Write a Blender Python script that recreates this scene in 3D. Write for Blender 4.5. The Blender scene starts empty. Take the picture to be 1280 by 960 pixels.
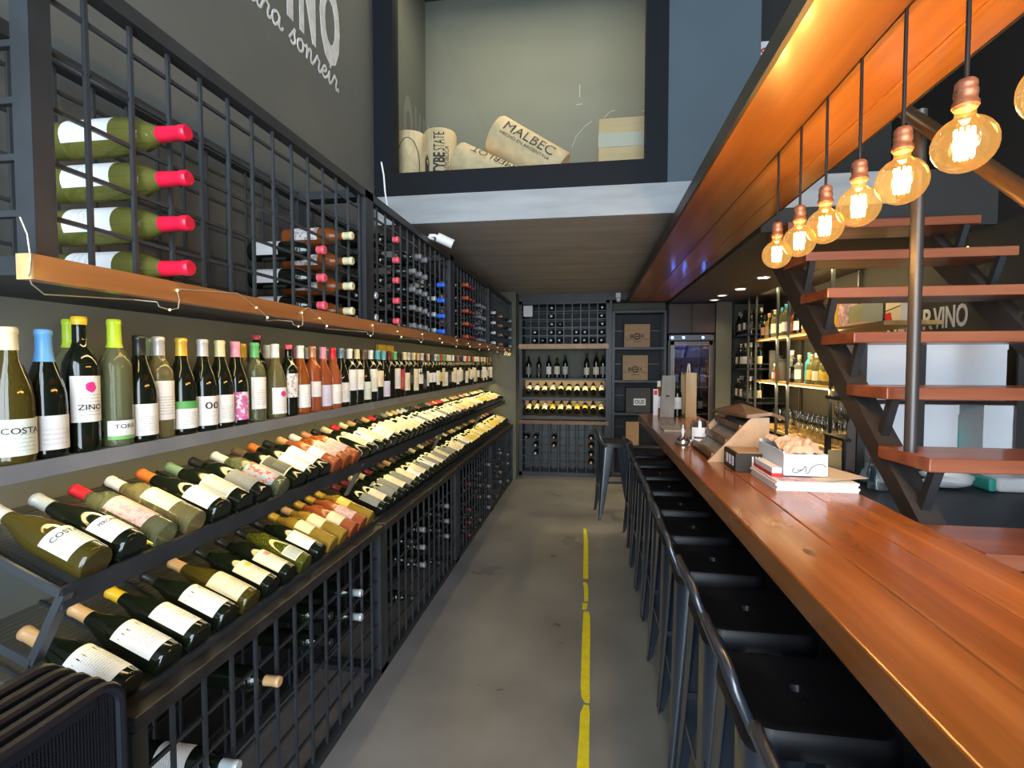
import bpy, bmesh, math, random
from mathutils import Vector, Matrix
random.seed(7)
C = bpy.context.scene.collection
D = bpy.data
PI = math.pi

# ---------------------------------------------------------------- materials
def new_mat(name):
    m = D.materials.new(name); m.use_nodes = True
    nt = m.node_tree; b = nt.nodes.get('Principled BSDF')
    return m, nt, b

def plain(name, col, rough=.5, metal=0., coat=0., noise=0., nscale=6., bump=0., trans=0., ior=1.45, spec=.5):
    m, nt, b = new_mat(name)
    b.inputs['Base Color'].default_value = (*col, 1)
    b.inputs['Roughness'].default_value = rough
    b.inputs['Metallic'].default_value = metal
    b.inputs['Coat Weight'].default_value = coat
    b.inputs['Coat Roughness'].default_value = .08
    b.inputs['Transmission Weight'].default_value = trans
    b.inputs['IOR'].default_value = ior
    b.inputs['Specular IOR Level'].default_value = spec
    if noise or bump:
        tc = nt.nodes.new('ShaderNodeTexCoord')
        n = nt.nodes.new('ShaderNodeTexNoise'); n.inputs['Scale'].default_value = nscale
        n.inputs['Detail'].default_value = 6
        nt.links.new(tc.outputs['Object'], n.inputs['Vector'])
        if noise:
            r = nt.nodes.new('ShaderNodeValToRGB')
            r.color_ramp.elements[0].position = .3; r.color_ramp.elements[1].position = .72
            r.color_ramp.elements[0].color = (*[c * (1 - noise) for c in col], 1)
            r.color_ramp.elements[1].color = (*[min(1, c * (1 + noise)) for c in col], 1)
            nt.links.new(n.outputs['Fac'], r.inputs['Fac'])
            nt.links.new(r.outputs['Color'], b.inputs['Base Color'])
        if bump:
            bp = nt.nodes.new('ShaderNodeBump'); bp.inputs['Strength'].default_value = bump
            bp.inputs['Distance'].default_value = .01
            nt.links.new(n.outputs['Fac'], bp.inputs['Height'])
            nt.links.new(bp.outputs['Normal'], b.inputs['Normal'])
    return m

def wood(name, dark, mid, light, axis='Y', rough=.3, coat=.3, scale=1., plank=0.):
    """grain runs along `axis`"""
    m, nt, b = new_mat(name); N = nt.nodes; L = nt.links
    tc = N.new('ShaderNodeTexCoord'); mp = N.new('ShaderNodeMapping')
    s = {'X': (.7, 9, 9), 'Y': (9, .7, 9), 'Z': (9, 9, .7)}[axis]
    mp.inputs['Scale'].default_value = tuple(v * scale for v in s)
    L.new(tc.outputs['Object'], mp.inputs['Vector'])
    n1 = N.new('ShaderNodeTexNoise'); n1.inputs['Scale'].default_value = 1.3
    n1.inputs['Detail'].default_value = 4; n1.inputs['Distortion'].default_value = .25
    L.new(mp.outputs['Vector'], n1.inputs['Vector'])
    n2 = N.new('ShaderNodeTexNoise'); n2.inputs['Scale'].default_value = 9
    n2.inputs['Detail'].default_value = 3
    L.new(mp.outputs['Vector'], n2.inputs['Vector'])
    mix = N.new('ShaderNodeMath'); mix.operation = 'MULTIPLY_ADD'
    mix.inputs[1].default_value = .16
    L.new(n2.outputs['Fac'], mix.inputs[0]); L.new(n1.outputs['Fac'], mix.inputs[2])
    r = N.new('ShaderNodeValToRGB')
    e = r.color_ramp.elements
    e[0].position = .30; e[0].color = (*dark, 1); e[1].position = .80; e[1].color = (*light, 1)
    k = e.new(.56); k.color = (*mid, 1)
    L.new(mix.outputs[0], r.inputs['Fac'])
    last = r.outputs['Color']
    if plank:
        sep = N.new('ShaderNodeSeparateXYZ'); L.new(tc.outputs['Object'], sep.inputs[0])
        d = N.new('ShaderNodeMath'); d.operation = 'DIVIDE'; d.inputs[1].default_value = plank
        L.new(sep.outputs['X'], d.inputs[0])
        f = N.new('ShaderNodeMath'); f.operation = 'FLOOR'; L.new(d.outputs[0], f.inputs[0])
        wn = N.new('ShaderNodeTexWhiteNoise'); wn.noise_dimensions = '1D'; L.new(f.outputs[0], wn.inputs['W'])
        hsv = N.new('ShaderNodeHueSaturation')
        mr = N.new('ShaderNodeMapRange'); mr.inputs[3].default_value = .72; mr.inputs[4].default_value = 1.2
        L.new(wn.outputs['Value'], mr.inputs[0]); L.new(mr.outputs[0], hsv.inputs['Value'])
        L.new(last, hsv.inputs['Color']); last = hsv.outputs['Color']
    L.new(last, b.inputs['Base Color'])
    b.inputs['Roughness'].default_value = rough
    b.inputs['Coat Weight'].default_value = coat; b.inputs['Coat Roughness'].default_value = .12
    return m

def emit(name, col, s):
    m, nt, b = new_mat(name)
    b.inputs['Base Color'].default_value = (*col, 1)
    b.inputs['Emission Color'].default_value = (*col, 1); b.inputs['Emission Strength'].default_value = s
    return m

def thin_glass(name, tint, gloss=.1, rough=.02, glow=None):
    m, nt, b = new_mat(name); N = nt.nodes; L = nt.links
    out = N.get('Material Output'); N.remove(b)
    t = N.new('ShaderNodeBsdfTransparent'); t.inputs[0].default_value = (*tint, 1)
    g = N.new('ShaderNodeBsdfGlossy'); g.inputs['Roughness'].default_value = rough
    lw = N.new('ShaderNodeLayerWeight'); lw.inputs[0].default_value = .25
    mul = N.new('ShaderNodeMath'); mul.operation = 'MULTIPLY_ADD'; mul.inputs[1].default_value = .7; mul.inputs[2].default_value = gloss
    mul.use_clamp = True
    L.new(lw.outputs['Facing'], mul.inputs[0])
    mx = N.new('ShaderNodeMixShader'); L.new(mul.outputs[0], mx.inputs[0])
    L.new(t.outputs[0], mx.inputs[1]); L.new(g.outputs[0], mx.inputs[2]); last = mx.outputs[0]
    if glow:    # emission added to the glass, imitating the bloom of the lit filament
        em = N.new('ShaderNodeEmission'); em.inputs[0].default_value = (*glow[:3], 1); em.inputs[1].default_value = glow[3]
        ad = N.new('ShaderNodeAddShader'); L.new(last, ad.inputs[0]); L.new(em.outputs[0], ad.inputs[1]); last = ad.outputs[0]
    L.new(last, out.inputs['Surface'])
    return m

def label_mat(name, paper, ink, accent=None, mode='text', rows=14):
    """procedural print on a UV mapped label: u around, v up"""
    m, nt, b = new_mat(name); N = nt.nodes; L = nt.links
    uv = N.new('ShaderNodeTexCoord'); sp = N.new('ShaderNodeSeparateXYZ'); L.new(uv.outputs['UV'], sp.inputs[0])
    def math_(op, a, bb=None, c=None):
        n = N.new('ShaderNodeMath'); n.operation = op
        for i, v in enumerate((a, bb, c)):
            if v is None: continue
            if isinstance(v, (int, float)): n.inputs[i].default_value = v
            else: L.new(v, n.inputs[i])
        return n.outputs[0]
    u, v = sp.outputs['X'], sp.outputs['Y']
    row = math_('MULTIPLY', v, rows); fr = math_('FRACT', row)
    line = math_('LESS_THAN', fr, .42)
    mp = N.new('ShaderNodeMapping'); mp.inputs['Scale'].default_value = (26, rows, 1)
    L.new(uv.outputs['UV'], mp.inputs[0])
    n = N.new('ShaderNodeTexNoise'); n.inputs['Scale'].default_value = 2.2; n.inputs['Detail'].default_value = 1
    L.new(mp.outputs[0], n.inputs['Vector'])
    word = math_('GREATER_THAN', n.outputs['Fac'], .5)
    ucen = math_('ABSOLUTE', math_('SUBTRACT', u, .5))
    inside = math_('LESS_THAN', ucen, .3)
    vb = math_('LESS_THAN', v, .62 if mode != 'full' else .9); vb2 = math_('GREATER_THAN', v, .12)
    mask = math_('MULTIPLY', math_('MULTIPLY', line, word), math_('MULTIPLY', inside, math_('MULTIPLY', vb, vb2)))
    mask = math_('MULTIPLY', mask, .62)
    mx = N.new('ShaderNodeMix'); mx.data_type = 'RGBA'
    mx.inputs[6].default_value = (*paper, 1); mx.inputs[7].default_value = (*ink, 1)
    L.new(mask, mx.inputs[0]); col = mx.outputs[2]
    if accent:
        if mode == 'band':
            msk = math_('GREATER_THAN', v, .72)
        elif mode == 'foot':
            msk = math_('LESS_THAN', v, .2)
        elif mode == 'frame':
            a = math_('GREATER_THAN', ucen, .44); bb = math_('GREATER_THAN', math_('ABSOLUTE', math_('SUBTRACT', v, .5)), .44)
            msk = math_('MAXIMUM', a, bb)
        elif mode == 'blob':
            du = math_('MULTIPLY', math_('SUBTRACT', u, .52), 1.0); dv = math_('SUBTRACT', v, .76)
            d2 = math_('ADD', math_('MULTIPLY', du, du), math_('MULTIPLY', math_('MULTIPLY', dv, dv), 1.6))
            nn = N.new('ShaderNodeTexNoise'); nn.inputs['Scale'].default_value = 14; L.new(uv.outputs['UV'], nn.inputs['Vector'])
            msk = math_('LESS_THAN', math_('ADD', d2, math_('MULTIPLY', math_('SUBTRACT', nn.outputs['Fac'], .5), .03)), .022)
        elif mode == 'art':
            nn = N.new('ShaderNodeTexNoise'); nn.inputs['Scale'].default_value = 5; nn.inputs['Detail'].default_value = 4
            L.new(uv.outputs['UV'], nn.inputs['Vector']); msk = math_('GREATER_THAN', nn.outputs['Fac'], .53)
        else:
            msk = math_('GREATER_THAN', v, 2)
        m2 = N.new('ShaderNodeMix'); m2.data_type = 'RGBA'; L.new(msk, m2.inputs[0]); L.new(col, m2.inputs[6])
        m2.inputs[7].default_value = (*accent, 1); col = m2.outputs[2]
    L.new(col, b.inputs['Base Color']); b.inputs['Roughness'].default_value = .55
    return m

M = {}
M['steel'] = plain('charcoal_steel', (.028, .032, .036), .42, noise=.25, nscale=8)
M['steel_worn'] = plain('worn_black_rail', (.026, .025, .025), .36, noise=.5, nscale=14)
M['steel_grey'] = plain('grey_steel_flat', (.048, .054, .060), .38, metal=.2)
M['shelf_grey'] = plain('grey_steel_shelf', (.21, .22, .235), .42, noise=.15)
M['ribbed'] = plain('ribbed_panel', (.06, .06, .052), .6)
M['void'] = plain('dark_panel', (.02, .022, .025), .6, noise=.3)
M['wall'] = plain('dark_green_grey_plaster', (.135, .142, .128), .8, noise=.12, nscale=1.6, bump=.06)
M['wall_blue'] = plain('blue_grey_paint', (.075, .10, .12), .75, noise=.06, nscale=2)
M['wall_dark'] = plain('near_black_paint', (.026, .025, .023), .7, noise=.12, nscale=2)
M['wall_olive'] = plain('olive_grey_paint', (.135, .14, .108), .75, noise=.1, nscale=2)
M['ceiling'] = plain('dark_ceiling_paint', (.085, .078, .066), .8, noise=.1)
M['concrete'] = None
M['frame'] = plain('black_window_frame', (.010, .012, .015), .7, spec=.2)
M['chalkwall'] = None
M['text_white'] = plain('chalk_white_paint', (.72, .73, .72), .8, noise=.15, nscale=30)
M['cork'] = plain('cork', (.74, .56, .33), .75, noise=.16, nscale=14, bump=.1)
M['ink'] = plain('printed_black', (.03, .025, .02), .6)
M['pine'] = wood('pine', (.52, .33, .14), (.68, .46, .22), (.78, .57, .32), 'X', .5, 0, .8)
M['pine_v'] = wood('pine_upright', (.50, .31, .13), (.66, .43, .20), (.76, .55, .30), 'Z', .5, 0, 1.0)
M['counter'] = wood('varnished_counter_wood', (.245, .070, .014), (.37, .118, .024), (.56, .205, .050), 'Y', .24, .35, .8, plank=.17)
M['beam'] = wood('varnished_canopy_wood', (.25, .078, .010), (.42, .150, .020), (.62, .26, .045), 'Y', .3, .4, .7, plank=.155)
M['tread'] = wood('tread_wood', (.13, .035, .015), (.24, .07, .03), (.36, .13, .06), 'X', .35, .25, .9)
M['board'] = wood('rack_board_wood', (.24, .085, .02), (.40, .15, .04), (.52, .22, .07), 'Y', .4, .2, .8)
M['grain_end'] = plain('end_grain', (.62, .40, .17), .6, noise=.2, nscale=40)
M['walnut'] = wood('walnut', (.09, .045, .02), (.18, .095, .045), (.30, .18, .1), 'X', .5, 0, 1.2)
M['palewood'] = wood('pale_plywood', (.46, .29, .16), (.55, .37, .22), (.62, .44, .28), 'Y', .6, 0, .9)
M['greywood'] = wood('grey_driftwood', (.20, .18, .15), (.30, .27, .22), (.38, .35, .3), 'Z', .6, 0, 1.)
M['barshelf'] = wood('honey_shelf_wood', (.36, .2, .06), (.5, .3, .1), (.6, .4, .16), 'Y', .45, .1, 1.)
M['black_gloss'] = plain('black_lacquered_metal', (.020, .028, .042), .30, metal=.0, coat=.5, ior=1.75)
M['black_seat'] = plain('black_satin_metal', (.007, .007, .009), .42)
M['mesh_black'] = plain('black_mesh', (.008, .009, .014), .4)
M['yellow_tape'] = plain('yellow_tape', (.72, .62, .02), .5, noise=.12, nscale=30)
M['copper'] = plain('copper_socket', (.36, .18, .12), .42, metal=.6, noise=.3, nscale=60)
M['cord'] = plain('black_cord', (.012, .012, .014), .6)
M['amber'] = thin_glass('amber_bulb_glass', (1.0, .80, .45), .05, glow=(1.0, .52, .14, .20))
M['filament'] = emit('glowing_filament', (1.0, .72, .32), 55)
M['glass'] = thin_glass('clear_glass', (.92, .95, .95), .22)
M['pane'] = thin_glass('window_pane', (.94, .96, .95), .03)
M['fridge_glass'] = thin_glass('fridge_glass', (.6, .62, .7), .08)
M['white_plastic'] = plain('white_plastic', (.78, .79, .8), .4)
M['white_card'] = plain('white_card', (.82, .87, .93), .6)
M['paper'] = plain('white_paper', (.82, .82, .82), .7)
M['kraft'] = plain('kraft_cardboard', (.46, .31, .18), .8, noise=.1, nscale=20)
M['kraft_paper'] = plain('kraft_paper', (.62, .45, .32), .8, noise=.15, nscale=18, bump=.4)
M['darkbox'] = plain('dark_grey_box', (.075, .075, .072), .7)
M['red'] = plain('red_print', (.62, .03, .035), .5)
M['teal'] = plain('teal_plastic', (.05, .42, .34), .45)
M['chrome'] = plain('chrome', (.75, .72, .66), .12, metal=1)
M['darkbrown'] = plain('dark_brown_panel', (.035, .016, .013), .4, noise=.3)
M['blue_led'] = emit('blue_led', (.08, .2, 1.0), 30)
M['fridge_in'] = plain('fridge_interior', (.08, .09, .2), .5)
M['warm_led'] = emit('warm_led', (1.0, .72, .3), 8)
M['fairy'] = emit('fairy_light_bead', (1.0, .78, .35), 2)
M['wire'] = plain('fairy_wire', (.55, .45, .3), .4, metal=.4)
M['downlight'] = emit('downlight_lens', (1.0, .82, .55), 25)
M['downlight_off'] = emit('dim_downlight_lens', (1.0, .85, .6), 2.0)
M['cloth_black'] = plain('dark_blue_worktop', (.018, .022, .034), .55, noise=.3)
M['brownmetal'] = plain('brown_bronze_tube', (.10, .062, .035), .35, metal=.5)
M['postgrey'] = plain('grey_steel_post', (.085, .08, .078), .35, metal=.5)
M['stringer'] = plain('dark_steel_stringer', (.045, .04, .038), .45, noise=.25, nscale=5)
M['pink_art'] = plain('pink_print', (.65, .42, .42), .6, noise=.6, nscale=25)
M['yellow_card'] = plain('yellow_card', (.75, .5, .03), .6)
M['cream_card'] = plain('cream_card', (.62, .57, .45), .7)
M['sage'] = plain('sage_glass_box', (.28, .30, .2), .4)

def concrete(name, c1, c2, rough, scale, stretch=(1, 1, 1), bump=.1, fine=.25):
    m, nt, b = new_mat(name); N = nt.nodes; L = nt.links
    tc = N.new('ShaderNodeTexCoord'); mp = N.new('ShaderNodeMapping'); mp.inputs['Scale'].default_value = stretch
    L.new(tc.outputs['Object'], mp.inputs[0])
    n = N.new('ShaderNodeTexNoise'); n.inputs['Scale'].default_value = scale; n.inputs['Detail'].default_value = 5
    n.inputs['Roughness'].default_value = .5; n.inputs['Distortion'].default_value = 0
    L.new(mp.outputs[0], n.inputs['Vector'])
    r = N.new('ShaderNodeValToRGB'); r.color_ramp.elements[0].position = .22; r.color_ramp.elements[1].position = .8
    r.color_ramp.elements[0].color = (*c1, 1); r.color_ramp.elements[1].color = (*c2, 1)
    L.new(n.outputs['Fac'], r.inputs['Fac']); L.new(r.outputs['Color'], b.inputs['Base Color'])
    rr = N.new('ShaderNodeMapRange'); rr.inputs[3].default_value = rough - .1; rr.inputs[4].default_value = rough + .15
    L.new(n.outputs['Fac'], rr.inputs[0]); L.new(rr.outputs[0], b.inputs['Roughness'])
    bp = N.new('ShaderNodeBump'); bp.inputs['Strength'].default_value = bump; bp.inputs['Distance'].default_value = .01
    L.new(n.outputs['Fac'], bp.inputs['Height']); L.new(bp.outputs['Normal'], b.inputs['Normal'])
    return m
M['floor'] = concrete('polished_concrete_floor', (.125, .125, .126), (.255, .253, .25), .29, 2.0, (1, 1, 1), .0)
M['concrete'] = concrete('board_marked_concrete', (.27, .26, .24), (.48, .465, .43), .7, 2.2, (.6, 3, 3), .15)
M['fascia'] = concrete('pale_concrete_edge', (.26, .28, .29), (.42, .44, .45), .7, 3, (.8, 4, 4), .1)
M['chalkwall'] = concrete('grey_plaster_display_wall', (.17, .17, .14), (.235, .235, .19), .7, 1.6, (.5, 1, 1.6), .05)

# ---------------------------------------------------------------- mesh building
class MB:
    def __init__(s): s.v = []; s.f = []; s.uv = None
    def add(s, vs, fs):
        o = len(s.v); s.v += [tuple(v) for v in vs]; s.f += [tuple(i + o for i in f) for f in fs]; return s
    def box(s, x0, x1, y0, y1, z0, z1):
        vs = [(x, y, z) for z in (z0, z1) for y in (y0, y1) for x in (x0, x1)]
        return s.add(vs, [(0, 2, 3, 1), (4, 5, 7, 6), (0, 1, 5, 4), (2, 6, 7, 3), (0, 4, 6, 2), (1, 3, 7, 5)])
    def bar(s, p, q, w, h, up=(0, 0, 1)):
        p, q = Vector(p), Vector(q); d = (q - p).normalized(); u = Vector(up)
        if abs(d.dot(u)) > .98: u = Vector((1, 0, 0))
        a = d.cross(u).normalized(); b = a.cross(d).normalized()
        vs = [c + a * (i * w / 2) + b * (j * h / 2) for c in (p, q) for i, j in ((-1, -1), (1, -1), (1, 1), (-1, 1))]
        return s.add(vs, [(3, 2, 1, 0), (4, 5, 6, 7), (0, 1, 5, 4), (1, 2, 6, 5), (2, 3, 7, 6), (3, 0, 4, 7)])
    def tube(s, pts, r, n=8, closed=False):
        pts = [Vector(p) for p in pts]; k = len(pts); rs = r if isinstance(r, (list, tuple)) else [r] * k
        rings = []; ref = None
        for i, p in enumerate(pts):
            if closed: t = pts[(i + 1) % k] - pts[i - 1]
            else: t = pts[min(i + 1, k - 1)] - pts[max(i - 1, 0)]
            t.normalize()
            if ref is None:
                ref = Vector((0, 0, 1)) if abs(t.z) < .9 else Vector((1, 0, 0))
            a = t.cross(ref)
            if a.length < 1e-4: a = t.orthogonal()
            a.normalize(); b = a.cross(t).normalized(); ref = b
            rings.append([p + (a * math.cos(2 * PI * j / n) + b * math.sin(2 * PI * j / n)) * rs[i] for j in range(n)])
        vs = [v for rg in rings for v in rg]; fs = []
        for i in range(k if closed else k - 1):
            i2 = (i + 1) % k
            for j in range(n):
                fs.append((i * n + j, i * n + (j + 1) % n, i2 * n + (j + 1) % n, i2 * n + j))
        if not closed:
            fs.append(tuple(range(n))[::-1]); fs.append(tuple((k - 1) * n + j for j in range(n)))
        return s.add(vs, fs)
    def lathe(s, prof, n=20, cx=0, cy=0, a0=0., a1=2 * PI, cap=True):
        full = abs(a1 - a0 - 2 * PI) < 1e-6; m = n if full else n + 1
        vs = []; fs = []
        for r, z in prof:
            for j in range(m):
                a = a0 + (a1 - a0) * j / n; vs.append((cx + r * math.cos(a), cy + r * math.sin(a), z))
        for i in range(len(prof) - 1):
            for j in range(n):
                j2 = (j + 1) % m
                fs.append((i * m + j, i * m + j2, (i + 1) * m + j2, (i + 1) * m + j))
        if cap and full:
            fs.append(tuple(range(m))[::-1]); fs.append(tuple((len(prof) - 1) * m + j for j in range(m)))
        return s.add(vs, fs)
    def prism(s, poly, axis, a, b):
        """poly of 2-D points extruded along axis between a and b"""
        k = len(poly)
        def pt(p, t):
            return {'x': (t, p[0], p[1]), 'y': (p[0], t, p[1]), 'z': (p[0], p[1], t)}[axis]
        vs = [pt(p, a) for p in poly] + [pt(p, b) for p in poly]
        fs = [tuple(range(k))[::-1], tuple(range(k, 2 * k))] + [(i, (i + 1) % k, k + (i + 1) % k, k + i) for i in range(k)]
        return s.add(vs, fs)
    def sphere(s, c, r, n=10, m=7, sx=1, sy=1, sz=1):
        prof = [(max(1e-4, r * math.sin(PI * i / m)), -r * math.cos(PI * i / m)) for i in range(m + 1)]
        o = len(s.v); s.lathe(prof, n)
        for i in range(o, len(s.v)):
            x, y, z = s.v[i]; s.v[i] = (c[0] + x * sx, c[1] + y * sy, c[2] + z * sz)
        return s
    def mesh(s, name, smooth=False, shift=None):
        me = D.meshes.new(name)
        vs = s.v if shift is None else [(v[0] - shift[0], v[1] - shift[1], v[2] - shift[2]) for v in s.v]
        me.from_pydata(vs, [], s.f); me.update()
        bm = bmesh.new(); bm.from_mesh(me); bmesh.ops.recalc_face_normals(bm, faces=bm.faces); bm.to_mesh(me); bm.free()
        if smooth:
            for p in me.polygons: p.use_smooth = True
            try: me.set_sharp_from_angle(angle=math.radians(40))
            except Exception: pass
        return me

def link(name, me, mat=None, parent=None):
    o = D.objects.new(name, me); C.objects.link(o)
    if mat is not None:
        if me.materials: 
            o.material_slots[0].link = 'OBJECT'; o.material_slots[0].material = mat
        else: me.materials.append(mat)
    if parent is not None: o.parent = parent
    return o

def wpos(o):
    p = Vector((0, 0, 0))
    while o is not None: p = p + o.location; o = o.parent
    return p

def obj(name, mb, mat, parent=None, smooth=False, bevel=0., seg=2):
    sh = wpos(parent) if parent is not None else None
    o = link(name, mb.mesh(name, smooth, sh), mat, parent)
    if bevel:
        b = o.modifiers.new('bevel', 'BEVEL'); b.width = bevel; b.segments = seg; b.limit_method = 'ANGLE'
    return o

LABELS = {}
def tag(o, label, cat, group=None):
    o['label'] = label; o['category'] = cat
    if group: o['group'] = group
    LABELS.setdefault(label, []).append(o.name)
    return o

def thing(name, label, cat, loc=(0, 0, 0), group=None):
    o = D.objects.new(name, None); C.objects.link(o); o.location = loc; o.empty_display_size = .05
    return tag(o, label, cat, group)

def struct(name, mb, mat, parent=None, **k):
    o = obj(name, mb, mat, parent, **k)
    if parent is None: o['kind'] = 'structure'
    return o

def dup(root, loc, rot=None, label=None, group=None):
    r = root.copy(); C.objects.link(r); r.location = loc
    if rot is not None: r.rotation_euler = rot
    if label: r['label'] = label; LABELS.setdefault(label, []).append(r.name)
    if group: r['group'] = group
    for ch in list(root.children):
        c = ch.copy(); C.objects.link(c); c.parent = r
        for g in list(ch.children):
            d = g.copy(); C.objects.link(d); d.parent = c
    return r

def text_geo(s, size=1., extrude=.0, bold=0., res=3):
    """flat text in the XY plane starting at the origin: returns verts, faces, width"""
    cu = D.curves.new('t', 'FONT'); cu.body = s; cu.size = size; cu.extrude = extrude; cu.offset = bold; cu.resolution_u = res
    o = D.objects.new('t', cu); C.objects.link(o)
    dg = bpy.context.evaluated_depsgraph_get(); dg.update()
    me = D.meshes.new_from_object(o.evaluated_get(dg))
    vs = [tuple(v.co) for v in me.vertices]; fs = [tuple(p.vertices) for p in me.polygons]
    D.objects.remove(o); D.curves.remove(cu); D.meshes.remove(me)
    w = max((v[0] for v in vs), default=0)
    return vs, fs, w

def text_on(s, height, width, origin, ux, uy, nrm, bold=0., thick=.0015):
    """letters of cap height `height` squeezed to `width`, laid from origin along ux / uy, raised along nrm"""
    vs, fs, w = text_geo(s, 1., thick / max(height / .7, 1e-6) / 2, bold)
    y1 = max(v[1] for v in vs); y0 = min(v[1] for v in vs)
    y0 = 0 if y0 > -.05 else y0
    o, a, b, n = Vector(origin), Vector(ux), Vector(uy), Vector(nrm)
    x0 = min(v[0] for v in vs)
    k = height / .7
    mb = MB(); mb.add([o + a * ((v[0] - x0) * width / (w - x0)) + b * (v[1] * k) + n * (v[2] * k + thick / 2) for v in vs], fs)
    return mb

# ---------------------------------------------------------------- bottles
G = {
 'dark': plain('near_black_green_glass', (.006, .009, .005), .07, coat=.3),
 'brown': plain('dark_amber_green_glass', (.10, .075, .012), .07, coat=.3, trans=.45),
 'olive': plain('olive_glass', (.14, .15, .02), .07, coat=.3, trans=.5),
 'pale green': plain('pale_green_glass', (.70, .76, .40), .05, trans=.88, ior=1.28),
 'clear': plain('clear_bottle_glass', (.85, .88, .72), .05, trans=.85, ior=1.3),
 'lime': plain('lime_wine_glass', (.66, .68, .16), .05, trans=.85, ior=1.25),
 'straw': plain('straw_wine_glass', (.82, .72, .32), .05, trans=.85, ior=1.3),
 'gold': plain('golden_wine_glass', (.74, .46, .07), .08, trans=.65, ior=1.3),
 'rose': plain('rose_wine_glass', (.74, .19, .07), .08, trans=.6, ior=1.3),
 'amber': plain('amber_wine_glass', (.54, .15, .03), .08, trans=.55, ior=1.3),
 'red': plain('red_wine_glass', (.30, .03, .03), .07, trans=.3, ior=1.33),
 'blue': plain('blue_gin_glass', (.10, .52, .60), .06, trans=.4, ior=1.33),
}
CAPC = {'blue': (.13, .37, .72), 'lime': (.42, .60, .03), 'yellow': (.82, .52, .03), 'black': (.02, .02, .02), 'silver': (.55, .55, .57),
        'gold': (.72, .46, .06), 'cream': (.72, .64, .38), 'pink': (.80, .33, .44), 'green': (.14, .45, .15), 'white': (.80, .80, .77),
        'copper': (.60, .30, .17), 'red': (.62, .025, .04), 'coral': (.75, .10, .13), 'cherry': (.70, .012, .045), 'teal': (.10, .42, .55), 'navy': (.03, .04, .10),
        'orange': (.72, .19, .04), 'tan': (.62, .38, .18), 'sage': (.20, .32, .20), 'brown': (.12, .08, .05), 'grey': (.22, .22, .23),
        'steel': (.20, .30, .42), 'burgundy': (.16, .02, .03), 'bright blue': (.04, .16, .75), 'pale': (.52, .58, .60), 'rust': (.45, .10, .04)}
CAP = {k: plain('capsule_' + k.replace(' ', '_'), v, .32, metal=.25 if k in ('silver', 'gold', 'copper', 'steel', 'pale') else 0) for k, v in CAPC.items()}
W_, CR, INK = (.80, .79, .76), (.74, .66, .46), (.12, .11, .11)
LB = {
 'white': label_mat('label_white', W_, INK),
 'plain white': label_mat('label_plain_white', (.80, .80, .79), (.5, .5, .5), rows=7),
 'cream': label_mat('label_cream', CR, (.16, .12, .08)),
 'yellow': label_mat('label_yellow', (.72, .52, .10), (.2, .1, .03)),
 'green banded': label_mat('label_green_band', W_, INK, (.10, .36, .09), 'band'),
 'green footed': label_mat('label_green_foot', W_, INK, (.18, .42, .12), 'foot'),
 'flowered': label_mat('label_flower', W_, INK, (.75, .03, .22), 'blob'),
 'magenta': label_mat('label_magenta', (.70, .14, .42), (.78, .5, .62), W_, 'art'),
 'orange': label_mat('label_orange', (.60, .25, .12), (.2, .1, .1), (.25, .10, .16), 'art'),
 'floral': label_mat('label_floral', W_, INK, (.45, .38, .40), 'art'),
 'lilac': label_mat('label_lilac', (.66, .62, .76), (.2, .18, .3)),
 'red': label_mat('label_red', (.45, .04, .05), (.7, .6, .5)),
 'grey framed': label_mat('label_grey_frame', (.46, .49, .42), (.15, .16, .12), (.72, .70, .55), 'frame', 20),
 'grey': label_mat('label_grey', (.20, .20, .18), (.4, .4, .36)),
 'colourful': label_mat('label_colourful', (.30, .36, .42), (.7, .7, .7), (.72, .10, .05), 'art'),
 'dark framed': label_mat('label_dark_frame', (.06, .06, .05), (.5, .48, .35), (.55, .52, .34), 'frame', 16),
 'gold crested': label_mat('label_gold_crest', (.76, .68, .48), INK, (.55, .48, .08), 'blob'),
 'pink crested': label_mat('label_pink_crest', (.76, .68, .54), INK, (.55, .24, .18), 'blob'),
 'pink': label_mat('label_pink', (.66, .42, .40), (.3, .15, .15), (.50, .28, .28), 'art'),
 'pale green': label_mat('label_pale_green', (.72, .78, .68), (.2, .22, .22), rows=9),
 'black': label_mat('label_black', (.02, .02, .02), (.6, .6, .55)),
 'copper': label_mat('label_copper', (.5, .3, .18), (.15, .08, .05)),
 'text': label_mat('label_dense_text', (.80, .80, .80), (.2, .2, .22), None, 'full', 18),
 'blue': label_mat('label_blue', (.10, .45, .55), (.8, .8, .8)),
}
PROF = {
 'bordeaux': [(.033, 0), (.0372, .004), (.0375, .01), (.0375, .185), (.0362, .2), (.0285, .218), (.019, .232), (.0152, .246), (.0143, .285), (.0156, .287), (.0156, .297), (.013, .3)],
 'burgundy': [(.036, 0), (.0405, .005), (.0408, .012), (.0408, .125), (.0395, .15), (.0345, .178), (.0265, .205), (.0192, .228), (.0155, .25), (.0146, .285), (.016, .287), (.016, .297), (.013, .3)],
 'tall': [(.034, 0), (.0378, .004), (.038, .01), (.038, .205), (.0366, .222), (.029, .243), (.019, .26), (.0152, .275), (.0146, .322), (.0158, .324), (.0158, .335), (.013, .338)],
 'magnum': [(.037, 0), (.0422, .005), (.0425, .012), (.0425, .2), (.040, .225), (.033, .25), (.024, .272), (.0165, .29), (.0155, .34), (.017, .343), (.017, .356), (.014, .36)],
 'flask': [(.036, 0), (.0395, .004), (.0398, .01), (.0398, .15), (.0385, .168), (.031, .183), (.019, .193), (.0165, .2), (.016, .25), (.0175, .252), (.0175, .262), (.015, .265)],
}
_cache = {}
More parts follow.
